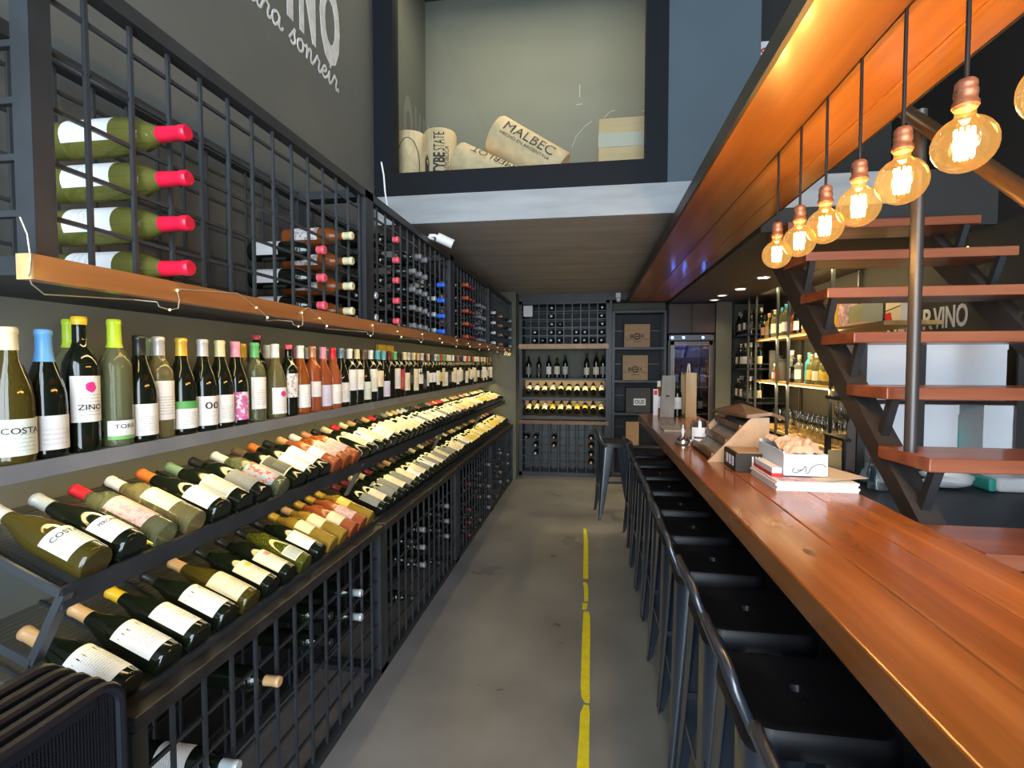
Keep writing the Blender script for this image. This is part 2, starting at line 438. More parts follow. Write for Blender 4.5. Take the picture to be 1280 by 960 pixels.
def prof_r(kind, z):
    p = PROF[kind]
    for (r0, z0), (r1, z1) in zip(p, p[1:]):
        if z0 <= z <= z1: return r0 + (r1 - r0) * (z - z0) / max(1e-6, z1 - z0)
    return p[-1][0]
def bottle_mesh(kind, n):
    k = ('b', kind, n)
    if k not in _cache:
        me = MB().lathe(PROF[kind], n).mesh('bottle_' + kind, True); me.materials.append(G['dark']); _cache[k] = me
    return _cache[k]
def cap_mesh(kind, ln, n):
    k = ('c', kind, ln, n)
    if k not in _cache:
        H = PROF[kind][-1][1]; zs = [H - ln]
        zs += [z for r, z in PROF[kind] if z > H - ln + .002]
        pr = [(prof_r(kind, z) + .0011, z) for z in zs[:-1]] + [(PROF[kind][-1][0] + .0011, H + .0008), (.002, H + .001)]
        me = MB().lathe(pr, n).mesh('capsule_' + kind, True); me.materials.append(CAP['black']); _cache[k] = me
    return _cache[k]
def label_mesh(kind, z0, z1, half, n):
    k = ('l', kind, z0, z1, half, n)
    if k not in _cache:
        zs = [z0 + (z1 - z0) * i / 2 for i in range(3)]; mb = MB(); a = math.radians(half)
        mb.lathe([(prof_r(kind, z) + .0007, z) for z in zs], n, a0=-a, a1=a, cap=False)
        me = D.meshes.new('label'); me.from_pydata(mb.v, [], mb.f); me.update()
        uv = me.uv_layers.new(name='UVMap')
        for lp in me.loops:
            x, y, z = me.vertices[lp.vertex_index].co
            uv.data[lp.index].uv = ((math.atan2(y, x) + a) / (2 * a), (z - z0) / (z1 - z0))
        for p in me.polygons: p.use_smooth = True
        me.materials.append(LB['white']); _cache[k] = me
    return _cache[k]
def bent_text(kind, s, zc, height, half, off=.0014):
    """lettering bent round the bottle, centred on local +x at height zc"""
    vs, fs, w = text_geo(s, 1., 0, .012)
    r = prof_r(kind, zc) + off; W = 2 * math.radians(half) * r; mb = MB()
    mb.add([(r * math.cos(a), r * math.sin(a), zc + (v[1] - .35) * height / .7) for v in vs for a in [(-W / 2 + v[0] * W / w) / r]], fs)
    me = D.meshes.new('lettering'); me.from_pydata(mb.v, [], mb.f); me.update(); return me

def orient(axis, lab):
    z = Vector(axis).normalized(); x = Vector(lab); x = (x - z * x.dot(z)).normalized(); y = z.cross(x)
    return Matrix((x, y, z)).transposed().to_euler()

SPECS = []
LZ = {'low': (.018, .095), 'mid': (.065, .165), 'big': (.035, .16), 'small': (.05, .1), 'round': (.07, .14)}
def bottle(label, loc, kind='bordeaux', glass='dark', cap='black', lab='white', lz='low', half=66, caplen=.052,
           axis=(0, 0, 1), face=(1, 0, 0), group=None, n=16, text=None, name='wine_bottle', cat='wine bottle', scale=1., show=1.):
    SPECS.append(dict(label=label, loc=loc, kind=kind, glass=glass, cap=cap, lab=lab, lz=lz, half=half, caplen=caplen, axis=axis, face=face, group=group, n=n, text=text, name=name, cat=cat, scale=scale, show=show))
def build_bottle(label, loc, kind, glass, cap, lab, lz, half, caplen, axis, face, group, n, text, name, cat, scale, show):
    t = thing(name, label, cat, loc, group); t.rotation_euler = orient(axis, face)
    if scale != 1.: t.scale = (scale,) * 3
    link('glass_body', bottle_mesh(kind, n), G[glass], t)
    if cap: link('capsule', cap_mesh(kind, caplen, n), CAP[cap], t)
    if lab:
        z0, z1 = LZ[lz] if isinstance(lz, str) else lz
        L = link('label', label_mesh(kind, z0, z1, half, 10), LB[lab], t)
        if text:
            for (s, zc, h, hf, col) in text:
                x = link('lettering', bent_text(kind, s, zc, h, hf), M[col] if col in M else M['ink'], L)
    return t

def build_bottles(limit=300):
    """the bottles that show largest become objects of their own, the rest one mesh"""
    def size(d): return d['show'] / max(.3, d['loc'][0] ** 2 + d['loc'][1] ** 2 + (d['loc'][2] - 1.5) ** 2)
    wine = sorted([d for d in SPECS if d['name'] == 'wine_bottle'], key=size, reverse=True)
    keep = {id(d) for d in wine[:limit]}; rest = wine[limit:]
    for d in SPECS:
        if d['name'] != 'wine_bottle' or id(d) in keep: build_bottle(**d)
    if not rest: return
    vs, fs, mi, mats = [], [], [], []
    def slot(m):
        if m not in mats: mats.append(m)
        return mats.index(m)
    for d in rest:
        mt = Matrix.Translation(d['loc']) @ orient(d['axis'], d['face']).to_matrix().to_4x4() @ Matrix.Scale(d['scale'], 4)
        ps = [(bottle_mesh(d['kind'], 10), G[d['glass']])]
        if d['cap']: ps.append((cap_mesh(d['kind'], d['caplen'], 10), CAP[d['cap']]))
        if d['lab']:
            z0, z1 = LZ[d['lz']] if isinstance(d['lz'], str) else d['lz']; ps.append((label_mesh(d['kind'], z0, z1, d['half'], 8), LB[d['lab']]))
        for me, m in ps:
            o = len(vs); k = slot(m)
            vs += [tuple(mt @ v.co) for v in me.vertices]
            for p in me.polygons: fs.append(tuple(i + o for i in p.vertices)); mi.append(k)
    me = D.meshes.new('bottle_stock'); me.from_pydata(vs, [], fs); me.update()
    uv = me.uv_layers.new(name='UVMap')
    for m in mats: me.materials.append(m)
    for p, k in zip(me.polygons, mi): p.material_index = k; p.use_smooth = True
    o = link('bottle_stock', me); o['kind'] = 'stuff'
    tag(o, 'remaining small wine bottles lying in the dark racks and on the far shelves', 'wine bottles')

ONES = ['', 'first', 'second', 'third', 'fourth', 'fifth', 'sixth', 'seventh', 'eighth', 'ninth', 'tenth', 'eleventh', 'twelfth', 'thirteenth',
        'fourteenth', 'fifteenth', 'sixteenth', 'seventeenth', 'eighteenth', 'nineteenth']
TENS = {2: ('twentieth', 'twenty'), 3: ('thirtieth', 'thirty'), 4: ('fortieth', 'forty'), 5: ('fiftieth', 'fifty'), 6: ('sixtieth', 'sixty'), 7: ('seventieth', 'seventy')}
def ordinal(n):
    if n < 20: return ONES[n]
    t, o = divmod(n, 10)
    return TENS[t][0] if o == 0 else TENS[t][1] + '-' + ONES[o]

# ---------------------------------------------------------------- the room
XL, XR = -1.42, 2.25
YB = 7.2
YF = -2.6
struct('floor', MB().box(XL - .1, XR + .1, YF, YB + .1, -.1, 0), M['floor'])
wl = struct('wall_left', MB().box(XL - .12, XL, YF, YB + .1, 0, 4.6), M['wall'])
struct('wall_right', MB().box(XR, XR + .12, YF, YB + .1, 0, 4.6), M['wall_dark'])
struct('wall_back', MB().box(XL, XR, YB, YB + .12, 0, 4.6), M['wall_olive'])
struct('ceiling', MB().box(XL - .1, XR + .1, YF, YB + .1, 4.6, 4.7), M['wall_dark'])
# lower ceiling slab carrying the loft, with its pale front edge
struct('ceiling', MB().box(XL, 1.0, 3.3, YB, 2.42, 2.6), M['concrete'])
struct('trim_1', MB().box(XL, 1.72, 3.265, 3.299, 2.42, 2.605), M['fascia'])
struct('trim_7', MB().box(1.0, XR, 3.28, 3.299, 2.285, 2.42).box(1.72, XR, 3.28, 3.299, 2.42, 2.605), M['wall_dark'])
struct('ceiling', MB().box(1.0, XR, 3.3, YB, 2.29, 2.6), M['ceiling'])
# bulkhead over the back units
struct('trim_2', MB().box(XL, 1.0, 6.78, YB, 2.33, 2.42), M['steel'])
# column at the left back corner and beside the fridge
struct('trim_3', MB().box(-1.02, -.945, 6.5, 6.8, 0, 2.42).box(XL, -1.02, 6.50, 6.56, 0, 2.42), M['wall_olive'])
struct('trim_4', MB().box(1.59, 1.78, 6.9, YB, 0, 2.29), M['wall_olive'])
struct('trim_5', MB().box(.24, .275, 6.85, YB, 0, 2.33), M['steel'])
# street front: posts and lintel of the open shop front behind the viewer
struct('trim_6', MB().box(XL, XL + .12, YF, YF + .1, 0, 4.6).box(XR - .12, XR, YF, YF + .1, 0, 4.6).box(XL, XR, YF, YF + .1, 4.35, 4.6).box(.35, .45, YF, YF + .1, 0, 4.35), M['steel'])

# loft front wall with the display window
wx0, wx1, gx0, gx1 = -1.395, .455, -1.285, .325
wz0, gz0 = 2.605, 2.75
struct('wall_loft', MB().box(wx1, .98, 3.27, 3.40, 2.605, 4.6), M['wall_blue'])
wf = struct('window_1', MB().box(XL, gx0, 3.255, 3.36, wz0, 4.6).box(gx1, wx1, 3.255, 3.36, wz0, 4.6).box(gx0, gx1, 3.255, 3.36, wz0, gz0).box(gx0, gx1, 3.255, 3.36, 4.4, 4.6), M['frame'])
struct('window_pane', MB().box(gx0, gx1, 3.30, 3.308, gz0, 4.4), M['pane'], wf)
struct('wall_display', MB().box(XL, .98, 4.35, 4.45, 2.6, 4.6), M['chalkwall'])
struct('wall_partition', MB().box(.88, .98, 3.40, 4.35, 2.6, 4.6), M['chalkwall'])
struct('wall_stairhead', MB().box(.98, XR, 4.35, 4.45, 2.6, 4.6), M['wall_dark'])
# chalk scuffs on the display wall
sc = MB()
for pts in ([(.10, 3.52), (.14, 3.56), (.19, 3.575)], [(-.16, 3.30), (-.13, 3.38), (-.06, 3.46), (.0, 3.50)], [(.40, 3.55), (.45, 3.555), (.50, 3.60)], [(-.10, 3.70), (-.10, 3.80)], [(-.13, 3.64), (-.08, 3.645)], [(.26, 3.45), (.262, 3.475)]):
    sc.tube([(x, 4.349, z) for x, z in pts], .0022, 5)
obj('chalk_scuff', sc, M['text_white'], D.objects['wall_display'])

# painted lettering on the left wall
y0 = 2.02
for s, ya, yb in (('V', 2.03, 2.21), ('I', 2.285, 2.335), ('N', 2.39, 2.54), ('O', 2.585, 2.80)):
    t = text_on(s, .40, yb - ya, (XL, ya, 3.17), (0, 1, 0), (0, 0, 1), (1, 0, 0), .05, .002)
    obj('lettering', t, M['text_white'], wl)
def script(word, x0, zb, h, sl=.25):
    """loose brush script: strokes in a unit box per letter"""
    S = {'p': ([(0, .75), (.18, .95), (.2, .3), (.12, -.8)], [(.2, .6), (.4, 1), (.62, .75), (.5, .2), (.22, .2)], .7),
         'a': ([(.6, .75), (.4, 1), (.1, .7), (.1, .2), (.3, 0), (.55, .4), (.6, .9), (.58, .2), (.75, .05), (.9, .3)], .85),
         'r': ([(0, .3), (.2, .9), (.28, 1.05), (.42, .85), (.52, .8), (.45, .3), (.55, 0), (.75, .25)], .72),
         's': ([(0, .2), (.3, .9), (.42, 1.15), (.4, .7), (.5, .25), (.3, -.02), (.12, .1)], .62),
         'o': ([(.4, .95), (.12, .7), (.1, .2), (.32, 0), (.56, .3), (.5, .85), (.35, .95), (.6, .75), (.8, .85)], .78),
         'n': ([(0, .8), (.12, .95), (.14, 0), (.2, .6), (.42, 1), (.5, .75), (.52, .15), (.68, .05), (.8, .35)], .82),
         'e': ([(0, .35), (.3, .5), (.5, .75), (.38, 1), (.15, .7), (.14, .2), (.35, 0), (.65, .35)], .68),
         'i': ([(0, .3), (.16, .95), (.14, .25), (.26, 0), (.45, .3)], [(.2, 1.35), (.24, 1.5)], .46),
         '.': ([(0, 0), (.05, .12)], .3), ' ': (.55,)}
    mb = MB(); x = x0
    for ch in word:
        L = S[ch]
        for st in L[:-1]:
            pts = [Vector((XL + .002, x + (p[0] * 1.5 + p[1] * sl * .5) * h, zb + p[1] * h)) for p in st]
            sm = []
            for i in range(len(pts) - 1):
                p0, p1, p2, p3 = pts[max(i - 1, 0)], pts[i], pts[i + 1], pts[min(i + 2, len(pts) - 1)]
                for k in range(4):
                    t = k / 4
                    sm.append(.5 * ((2 * p1) + (p2 - p0) * t + (2 * p0 - 5 * p1 + 4 * p2 - p3) * t * t + (3 * p1 - p0 - 3 * p2 + p3) * t ** 3))
            sm.append(pts[-1])
            mb.tube(sm, .0075, 5)
        x += L[-1] * h * 1.5
    return mb, x
mbs, xe = script('para sonreir.', 0, 3.035, .066)
off = 2.80 - xe
mbs.v = [(XL + .003 + (v[0] - XL - .003) * .3, v[1] + off, v[2]) for v in mbs.v]
obj('lettering', mbs, M['text_white'], wl)
wr = D.objects['wall_right']
for s, ya, yb in (('MEJOR', 4.33, 3.80), ('VINO', 3.80, 3.485)):
    obj('lettering', text_on(s, .135, ya - yb, (XR, ya, 1.735), (0, -1, 0), (0, 0, 1), (-1, 0, 0), .02, .002), M['text_white'], wr)

# no smoking sign at the stair head
ns = thing('no_smoking_sign', 'small white no smoking sign with red ring at the top of the stairs', 'sign', (1.33, 4.345, 3.78))
obj('plate', MB().box(1.25, 1.42, 4.338, 4.35, 3.74, 4.01), M['white_plastic'], ns)
rg = [(1.335 + .055 * math.cos(a), 4.336, 3.90 + .055 * math.sin(a)) for a in [2 * PI * i / 20 for i in range(20)]]
obj('prohibition_ring', MB().tube(rg, .007, 6, True).bar((1.297, 4.335, 3.939), (1.373, 4.335, 3.861), .012, .006), M['red'], ns)
obj('cigarette', MB().box(1.30, 1.37, 4.335, 4.338, 3.892, 3.905), M['ink'], ns)

# yellow tape, torn into pieces
def tape(pts, label):
    """pts: list of (y, left x, right x)"""
    mb = MB(); n = len(pts)
    vs = [(a, y, z) for z in (.0005, .0018) for y, a, b in pts for a in (a, b)]
    fs = []
    for i in range(n - 1):
        a = 2 * i; fs += [(a, a + 1, a + 3, a + 2), (2 * n + a, 2 * n + a + 2, 2 * n + a + 3, 2 * n + a + 1), (a, a + 2, 2 * n + a + 2, 2 * n + a), (a + 1, 2 * n + a + 1, 2 * n + a + 3, a + 3)]
    fs += [(0, 2 * n, 2 * n + 1, 1), (2 * n - 2, 2 * n - 1, 4 * n - 1, 4 * n - 2)]
    mb.add(vs, fs)
    return tag(obj('floor_tape', mb, M['yellow_tape']), label, 'tape', 'yellow tape pieces on the floor')
tape([(1.55, -.046, .002), (1.8, -.043, .004), (2.05, -.036, .004), (2.16, -.034, .006), (2.22, -.02, .002)], 'yellow tape strip nearest the viewer on the concrete floor')
tape([(2.235, -.016, .004), (2.27, -.03, .006), (2.34, -.036, .005), (2.6, -.036, .006), (2.8, -.036, .008), (3.0, -.034, .007), (3.07, -.033, .002), (3.08, -.030, -.004)], 'long yellow tape strip between the nearest strip and the torn scraps')
tape([(3.105, -.042, -.016), (3.16, -.038, -.008), (3.19, -.044, -.012)], 'smaller torn scrap of yellow tape just before the long strip')
tape([(3.215, -.030, -.006), (3.3, -.032, -.004), (3.42, -.034, -.006), (3.47, -.042, -.012), (3.5, -.040, -.022)], 'larger torn scrap of yellow tape just before the far strip')
tape([(3.56, -.042, -.006), (4.0, -.044, -.008), (4.35, -.046, -.012), (4.66, -.055, -.028)], 'farthest yellow tape strip ending by the far stool')

# giant corks and a pine box in the display window
def cork_geo(L, r, n=28):
    return MB().lathe([(r * .93, 0), (r, .015), (r, L - .015), (r * .93, L)], n)
def cork(label, base, axis, face, L, r, marks):
    t = thing('cork_stool', label, 'cork', base, 'giant corks in the display window'); t.rotation_euler = orient(axis, face)
    b = link('cork_body', cork_geo(L, r).mesh('cork_body', True), M['cork'], t)
    for mb in marks:
        link('lettering', mb.mesh('lettering'), M['ink'], t)
    return t
def cork_text(s, r, z0, z1, a, h, flip=False, bold=.0):
    """lettering running along the cork's axis, wrapped at angle a"""
    vs, fs, w = text_geo(s, 1., 0, bold); mb = MB(); out = []
    for v in vs:
        u = v[0] / w; z = z0 + (z1 - z0) * u; ang = a + (v[1] - .35) / .7 * h / r * (-1 if flip else 1)
        out.append(((r + .006) * math.cos(ang), (r + .006) * math.sin(ang), z))
    mb.add(out, fs); return mb
ZL = 2.602
struct('floor_loft', MB().box(XL, .88, 3.36, 4.35, 2.6, ZL), M['pine'])
cork('upright giant cork with an oval stamp at the window left edge', (-1.29, 3.60, ZL), (0, 0, 1), (.1, -1, 0), .535, .115,
     [MB().tube([(.1155 * math.cos(a), .1155 * math.sin(a), .29 + .19 * math.sin(b)) for b in [2 * PI * i / 30 for i in range(30)] for a in [.05 + .75 * math.cos(b)]], .003, 5, True)])
cork('upright giant cork with vertical black print beside the leftmost cork', (-1.075, 3.62, ZL), (0, 0, 1), (.15, -1, 0), .545, .118,
     [cork_text('STATE', .118, .38, .51, .05, .075, True), cork_text('TYBE', .118, .22, .37, .05, .075, True, .03), cork_text('REPUBLICA', .118, .24, .42, .5, .03, True),
      MB().add([(.1195 * math.cos(a), .1195 * math.sin(a), z) for a, z in [(-.95, .24), (-.95, .34), (-.72, .37), (-.55, .31), (-.6, .23), (-.8, .20)]], [(0, 1, 2, 3, 4, 5)])])
cork('tilted giant cork printed MALBEC resting on another cork', (-.215, 3.66, 2.845), (-.80, .0, .50), (.22, -.93, .36), .55, .138,
     [cork_text('MALBEC', .138, .48, .08, 0, .075, False), cork_text('HECHO EN ARGENTINA', .138, .48, .08, -.45, .02, False)])
cork('tilted giant cork printed MERLOT under the MALBEC cork', (-.46, 3.53, 2.70), (-.80, .0, .40), (.2, -.8, .6), .52, .115,
     [cork_text('MERLOT', .115, .10, .42, .1, .06, True)])
cork('giant cork lying lowest behind the window sill under MERLOT', (-.50, 3.84, 2.72), (-1, .1, .0), (0, -1, .3), .45, .11, [])
pb = thing('pine_box', 'pale pine box in the display window right corner', 'box', (.22, 3.62, ZL))
obj('box_body', MB().box(.045, .46, 3.5, 3.9, ZL, 3.12), M['pine'], pb, bevel=.006)
obj('box_band', MB().box(.043, .462, 3.494, 3.5, 2.93, 3.02), M['cream_card'], pb)

# ---------------------------------------------------------------- left wall: racks, plank, shelf, slanted tiers
GS = .104
def grid(mb, x, ya, yb, za, zb, zrows, ystep=GS, w=.0085, hx=.0):
    y = ya + ystep
    while y < yb - .03:
        mb.box(x - w / 2, x + w / 2, y - w / 2, y + w / 2, za, zb); y += ystep
    for z in zrows:
        mb.box(x - w - hx, x - hx, ya, yb, z - w / 2, z + w / 2)
    return mb
UB = [.80, 2.24, 3.65, 5.07, 6.49]
UZ = [1.677 + .1035 * k for k in range(6)]
WHO = ['nearest the viewer', 'second from the viewer', 'third from the viewer', 'farthest from the viewer']
for i in range(4):
    a, b = UB[i], UB[i + 1] - .003
    t = thing('wall_rack', 'black steel grid wine rack above the wooden plank, ' + WHO[i], 'wine rack', (-1.2, (a + b) / 2, 1.672), 'upper wall racks')
    f = MB()
    for x in (-1.02, -1.345):
        for y in (a + .02, b - .02): f.box(x - .02, x + .02, y - .02, y + .02, 1.672, 2.285)
        f.box(x - .02, x + .02, a, b, 2.25, 2.285); f.box(x - .02, x + .02, a, b, 1.672, 1.698)
    for y in (a + .02, b - .02):
        f.box(-1.36, -1.02, y - .016, y + .016, 2.25, 2.285); f.box(-1.36, -1.02, y - .016, y + .016, 1.672, 1.70)
    if i == 0:
        for z in UZ[1:]: f.box(-1.345, -1.02, a + .014, a + .026, z - .006, z + .006)
    obj('frame', f, M['steel'] if i else M['steel'], t)
    obj('front_grid', grid(MB(), -1.02, a + .02, b - .02, 1.69, 2.255, UZ[1:]), M['steel_grey'], t)
    obj('back_grid', grid(MB(), -1.345, a + .02, b - .02, 1.69, 2.255, UZ[1:]), M['steel_grey'], t)
    obj('bottom_plate', MB().box(-1.41, -1.045, a, b, 1.664, 1.672), M['void'], t)
pk = thing('wooden_plank', 'long varnished orange brown plank along the bottom front of the wall racks', 'plank', (-1.03, 3.6, 1.652))
obj('plank_board', MB().box(-1.02, -1.0, .785, 6.49, 1.652, 1.6635), M['board'], pk)
pkf = obj('plank_face', MB().box(-1.0, -.988, .785, 6.49, 1.652, 1.698), M['board'], pk)
obj('plank_end', MB().box(-1.02, -.988, .781, .785, 1.652, 1.698), M['grain_end'], pk)
kn = MB()
for y in (1.10, 1.62): kn.sphere((-.9885, y, 1.672), .007, 8, 5, .15, 1.2, .8)
obj('knot', kn, M['walnut'], pk)

# standing shelf
SB = [.86, 2.75, 4.65, 6.49]
SH = []
for i in range(3):
    a, b = SB[i], SB[i + 1] - .004
    t = thing('bottle_shelf', 'grey steel shelf of standing bottles under the plank, ' + ['nearest segment', 'middle segment', 'farthest segment'][i], 'shelf', (-1.32, (a + b) / 2, 1.25), 'standing bottle shelf segments')
    obj('shelf_board', MB().box(-1.415, -1.225, a, b, 1.262, 1.28), M['shelf_grey'], t)
    obj('front_lip', MB().box(-1.225, -1.215, a, b, 1.245, 1.283), M['shelf_grey'], t)
    obj('led_strip', MB().box(-1.262, -1.252, a + .02, b - .02, 1.257, 1.262), M['warm_led'], t)
    SH.append(t)

TC, TS = math.cos(math.radians(22)), math.sin(math.radians(22))
def tier(bx, bz, y0, y1, label, bracket, near):
    """slanted tray whose bottles have their base centre at (bx, bz)"""
    t = thing('slanted_tray', label, 'display tray', (bx, (y0 + y1) / 2, bz - .06), 'slanted bottle trays')
    ox, oz = bx - .0430 * TS, bz - .0430 * TC
    L = (bx + 1.405) / TC
    P = lambda u, w: (ox - u * TC + w * TS, oz + u * TS + w * TC)
    mb = MB(); mb.prism([P(0, 0), P(L, 0), P(L, -.008), P(0, -.008)], 'y', y0, y1)
    k = .05
    while k < L - .01:
        mb.prism([P(k, 0), P(k + .006, 0), P(k + .004, .0022), P(k + .002, .0022)], 'y', y0, y1); k += .0125
    obj('ribbed_panel', mb, M['ribbed'], t)
    r = MB(); fx, fz = P(-.012, 0)
    r.box(fx - .004, fx + .008, y0 - .01, y1, fz - .022, fz + .024)
    obj('front_rail', r, M['steel'], t)
    # wire divider strips between bottles
    d = MB(); y = y0 + .02
    while y < y1:
        d.prism([P(.02, .0), P(L, .0), P(L, .007), P(.02, .007)], 'y', y, y + .006); y += .186
    obj('divider_strip', d, M['steel'], t)
    if near:
        e = MB(); e.prism([P(-.012, .004), P(L, .004), P(L, .024), P(-.012, .024)], 'y', y0 - .014, y0 - .008)
        e.prism([P(.005, -.172), P(L, -.172), P(L, -.152), P(.005, -.152)], 'y', y0 - .014, y0 - .008)
        obj('end_strip', e, M['steel_grey'], t)
    for by in bracket:
        bkt = MB(); p = P(-.012, .01); q = P(.008, -.166)
        bkt.prism([(p[0] + .012, p[1]), (p[0] - .008, p[1]), (q[0] - .008, q[1]), (q[0] + .012, q[1])], 'y', by, by + .022)
        obj('bracket', bkt, M['steel_grey'], t)
    return t
T1 = (-1.088, 1.053); T2 = (-1.026, .764)
tier(*T1, .905, 6.49, 'upper slanted tray full of wine bottles under the standing shelf', [.892, 2.31, 3.7, 5.1], True)
tier(*T2, .905, 6.49, 'lower slanted tray full of wine bottles just above the floor rack', [], False)

# floor rack in four bays
LBY = [.95, 2.33, 3.72, 5.10, 6.49]
LZR = [.035 + .107 * k for k in range(7)]
for i in range(4):
    a, b = LBY[i], LBY[i + 1] - .003
    t = thing('floor_rack', 'black steel grid wine rack on the floor under the slanted trays, ' + WHO[i], 'wine rack', (-1.18, (a + b) / 2, 0), 'floor wine racks')
    f = MB()
    for x in (-1.005, -1.36):
        for y in (a + .02, b - .02): f.box(x - .02, x + .02, y - .02, y + .02, 0, .69)
        f.box(x - .02, x + .02, a, b, 0, .03)
    for y in (a + .02, b - .02): f.box(-1.36, -1.0, y - .014, y + .014, 0, .026).box(-1.36, -1.0, y - .014, y + .014, .66, .69)
    obj('frame', f, M['steel'], t)
    obj('front_grid', grid(MB(), -1.0, a + .02, b - .02, .02, .69, LZR[1:], w=.0095), M['steel'], t)
    obj('back_grid', grid(MB(), -1.355, a + .02, b - .02, .02, .69, LZR[1:]), M['steel'], t)
    obj('top_rail', MB().box(-1.035, -.975, a, b, .69, .728), M['steel_worn'], t, bevel=.004)
    obj('back_panel', MB().box(-1.412, -1.385, a, b, 0, .69), M['void'], t)

# ---- standing bottles: (y, type, glass, capsule, label, label zone, capsule length, extra)
ink = 'ink'
STAND = [
 (.945, 'burgundy', 'brown', 'cream', 'pale green', (.02, .1), .05, [('COSTA', .075, .013, 50, ink)]),
 (1.026, 'burgundy', 'dark', 'blue', 'plain white', (.02, .10), .075, None),
 (1.112, 'tall', 'dark', 'yellow', 'flowered', (.075, .19), .02, [('ZINO', .112, .013, 40, ink)]),
 (1.197, 'tall', 'pale green', 'lime', 'green footed', (.02, .07), .075, [('TORR', .055, .011, 38, ink)]),
 (1.275, 'burgundy', 'dark', 'black', 'white', (.02, .108), .055, None),
 (1.349, 'bordeaux', 'straw', 'silver', 'white', (.055, .17), .055, None),
 (1.43, 'burgundy', 'dark', 'gold', 'green banded', (.02, .105), .055, None),
 (1.513, 'burgundy', 'dark', 'silver', 'plain white', (.02, .115), .055, [('00', .085, .022, 34, 'steel_grey')]),
 (1.594, 'burgundy', 'dark', 'cream', 'white', (.02, .115), .055, None),
 (1.678, 'burgundy', 'dark', 'pink', 'magenta', (.02, .12), .055, None),
 (1.784, 'bordeaux', 'pale green', 'green', 'white', (.05, .17), .055, None),
 (1.909, 'burgundy', 'straw', 'white', 'flowered', (.02, .125), .055, None),
 (2.0, 'bordeaux', 'dark', 'coral', 'floral', (.08, .18), .018, None),
 (2.087, 'burgundy', 'amber', 'white', 'plain white', (.03, .13), .055, None),
 (2.191, 'bordeaux', 'rose', 'copper', 'plain white', 'round', .05, None),
 (2.291, 'burgundy', 'rose', 'pink', 'lilac', (.02, .12), .055, None),
 (2.375, 'burgundy', 'rose', 'red', 'white', (.025, .12), .055, None),
 (2.473, 'burgundy', 'dark', 'steel', 'white', (.025, .125), .05, None),
 (2.56, 'bordeaux', 'dark', 'white', 'plain white', (.08, .19), .052, None),
 (2.645, 'bordeaux', 'dark', 'cream', 'white', (.08, .19), .052, None),
 (2.74, 'burgundy', 'dark', 'brown', 'pale green', (.02, .12), .055, None),
 (2.83, 'bordeaux', 'dark', 'white', 'white', (.06, .19), .052, None),
 (2.915, 'bordeaux', 'dark', 'teal', 'cream', (.085, .18), .052, None),
 (3.01, 'burgundy', 'dark', 'teal', 'lilac', (.02, .115), .055, None),
 (3.10, 'bordeaux', 'dark', 'burgundy', None, None, .052, None),
 (3.20, 'bordeaux', 'dark', 'green', 'white', (.06, .19), .052, None),
 (3.285, 'bordeaux', 'dark', 'black', 'red', (.05, .185), .052, None),
 (3.37, 'bordeaux', 'dark', 'cream', 'cream', (.04, .16), .052, None)]
REAR = [(1.175, 'tall', 'pale green', 'lime', 'white', .075), (1.42, 'burgundy', 'dark', 'sage', None, .055), (1.86, 'bordeaux', 'straw', 'gold', 'orange', .055),
        (1.95, 'tall', 'dark', 'coral', None, .018), (2.02, 'bordeaux', 'straw', 'white', None, .055), (2.16, 'bordeaux', 'dark', 'copper', None, .055),
        (2.245, 'bordeaux', 'rose', 'pink', None, .055), (2.33, 'bordeaux', 'dark', 'pale', None, .055), (2.52, 'bordeaux', 'dark', 'steel', None, .055),
        (2.70, 'bordeaux', 'dark', 'grey', None, .055), (2.80, 'bordeaux', 'dark', 'black', 'white', .055), (2.96, 'bordeaux', 'dark', 'steel', None, .055),
        (3.06, 'bordeaux', 'dark', 'brown', None, .055), (3.24, 'bordeaux', 'dark', 'cream', None, .055), (3.33, 'bordeaux', 'dark', 'copper', 'orange', .055)]
rng = random.Random(11)
y = 3.46
while y < 6.44:
    STAND.append((y, rng.choice(['bordeaux'] * 5 + ['burgundy']), 'dark', rng.choice(['white', 'navy', 'navy', 'cream', 'red', 'black', 'burgundy', 'cream', 'white', 'rust', 'tan', 'green', 'black', 'silver']),
                  rng.choice(['white', 'white', 'cream', 'cream', 'plain white', 'cream', 'yellow', 'white', 'black']), (rng.choice([.03, .05, .06, .075]), rng.choice([.15, .165, .18, .185])), .052, None))
    if rng.random() < .75:
        REAR.append((y + .04, 'bordeaux', 'dark', rng.choice(['black', 'navy', 'red', 'cream', 'brown', 'rust', 'white', 'gold', 'grey', 'tan']), rng.choice([None, 'white', 'cream']), .052))
    y += rng.uniform(.084, .097)
GADJ = {'dark': 'dark', 'brown': 'amber brown', 'olive': 'olive', 'pale green': 'pale green', 'clear': 'clear', 'straw': 'straw', 'gold': 'golden', 'rose': 'rose', 'amber': 'amber', 'lime': 'lime green', 'red': 'red', 'blue': 'blue'}
def lname(l): return (l + ' label') if l else 'no visible label'
for i, (y, k, g, c, l, lz, cl, tx) in enumerate(STAND):
    x = -1.266 + (rng.uniform(-.006, .006))
    far = y > 3.4
    bottle(f'{GADJ[g]} bottle, {c} capsule, {lname(l)}, {ordinal(i + 1)} from near end, standing shelf front row', (x, y, 1.2803), k, g, c, l, lz or 'mid', 62 if not far else 68, cl,
           face=(1, -.22 if y < 2 else -.1, 0), group='bottles standing in the front row', text=tx, n=20 if y < 2.2 else 12)
for i, (y, k, g, c, l, cl) in enumerate(REAR):
    bottle(f'{GADJ[g]} bottle with {c} capsule, {ordinal(i + 1)} from near end, back row of the standing shelf', (-1.373, y, 1.2803), k, g, c, l, 'mid', 60, cl,
           face=(1, -.1, 0), group='bottles standing in the back row', n=14 if y < 2.4 else 10)

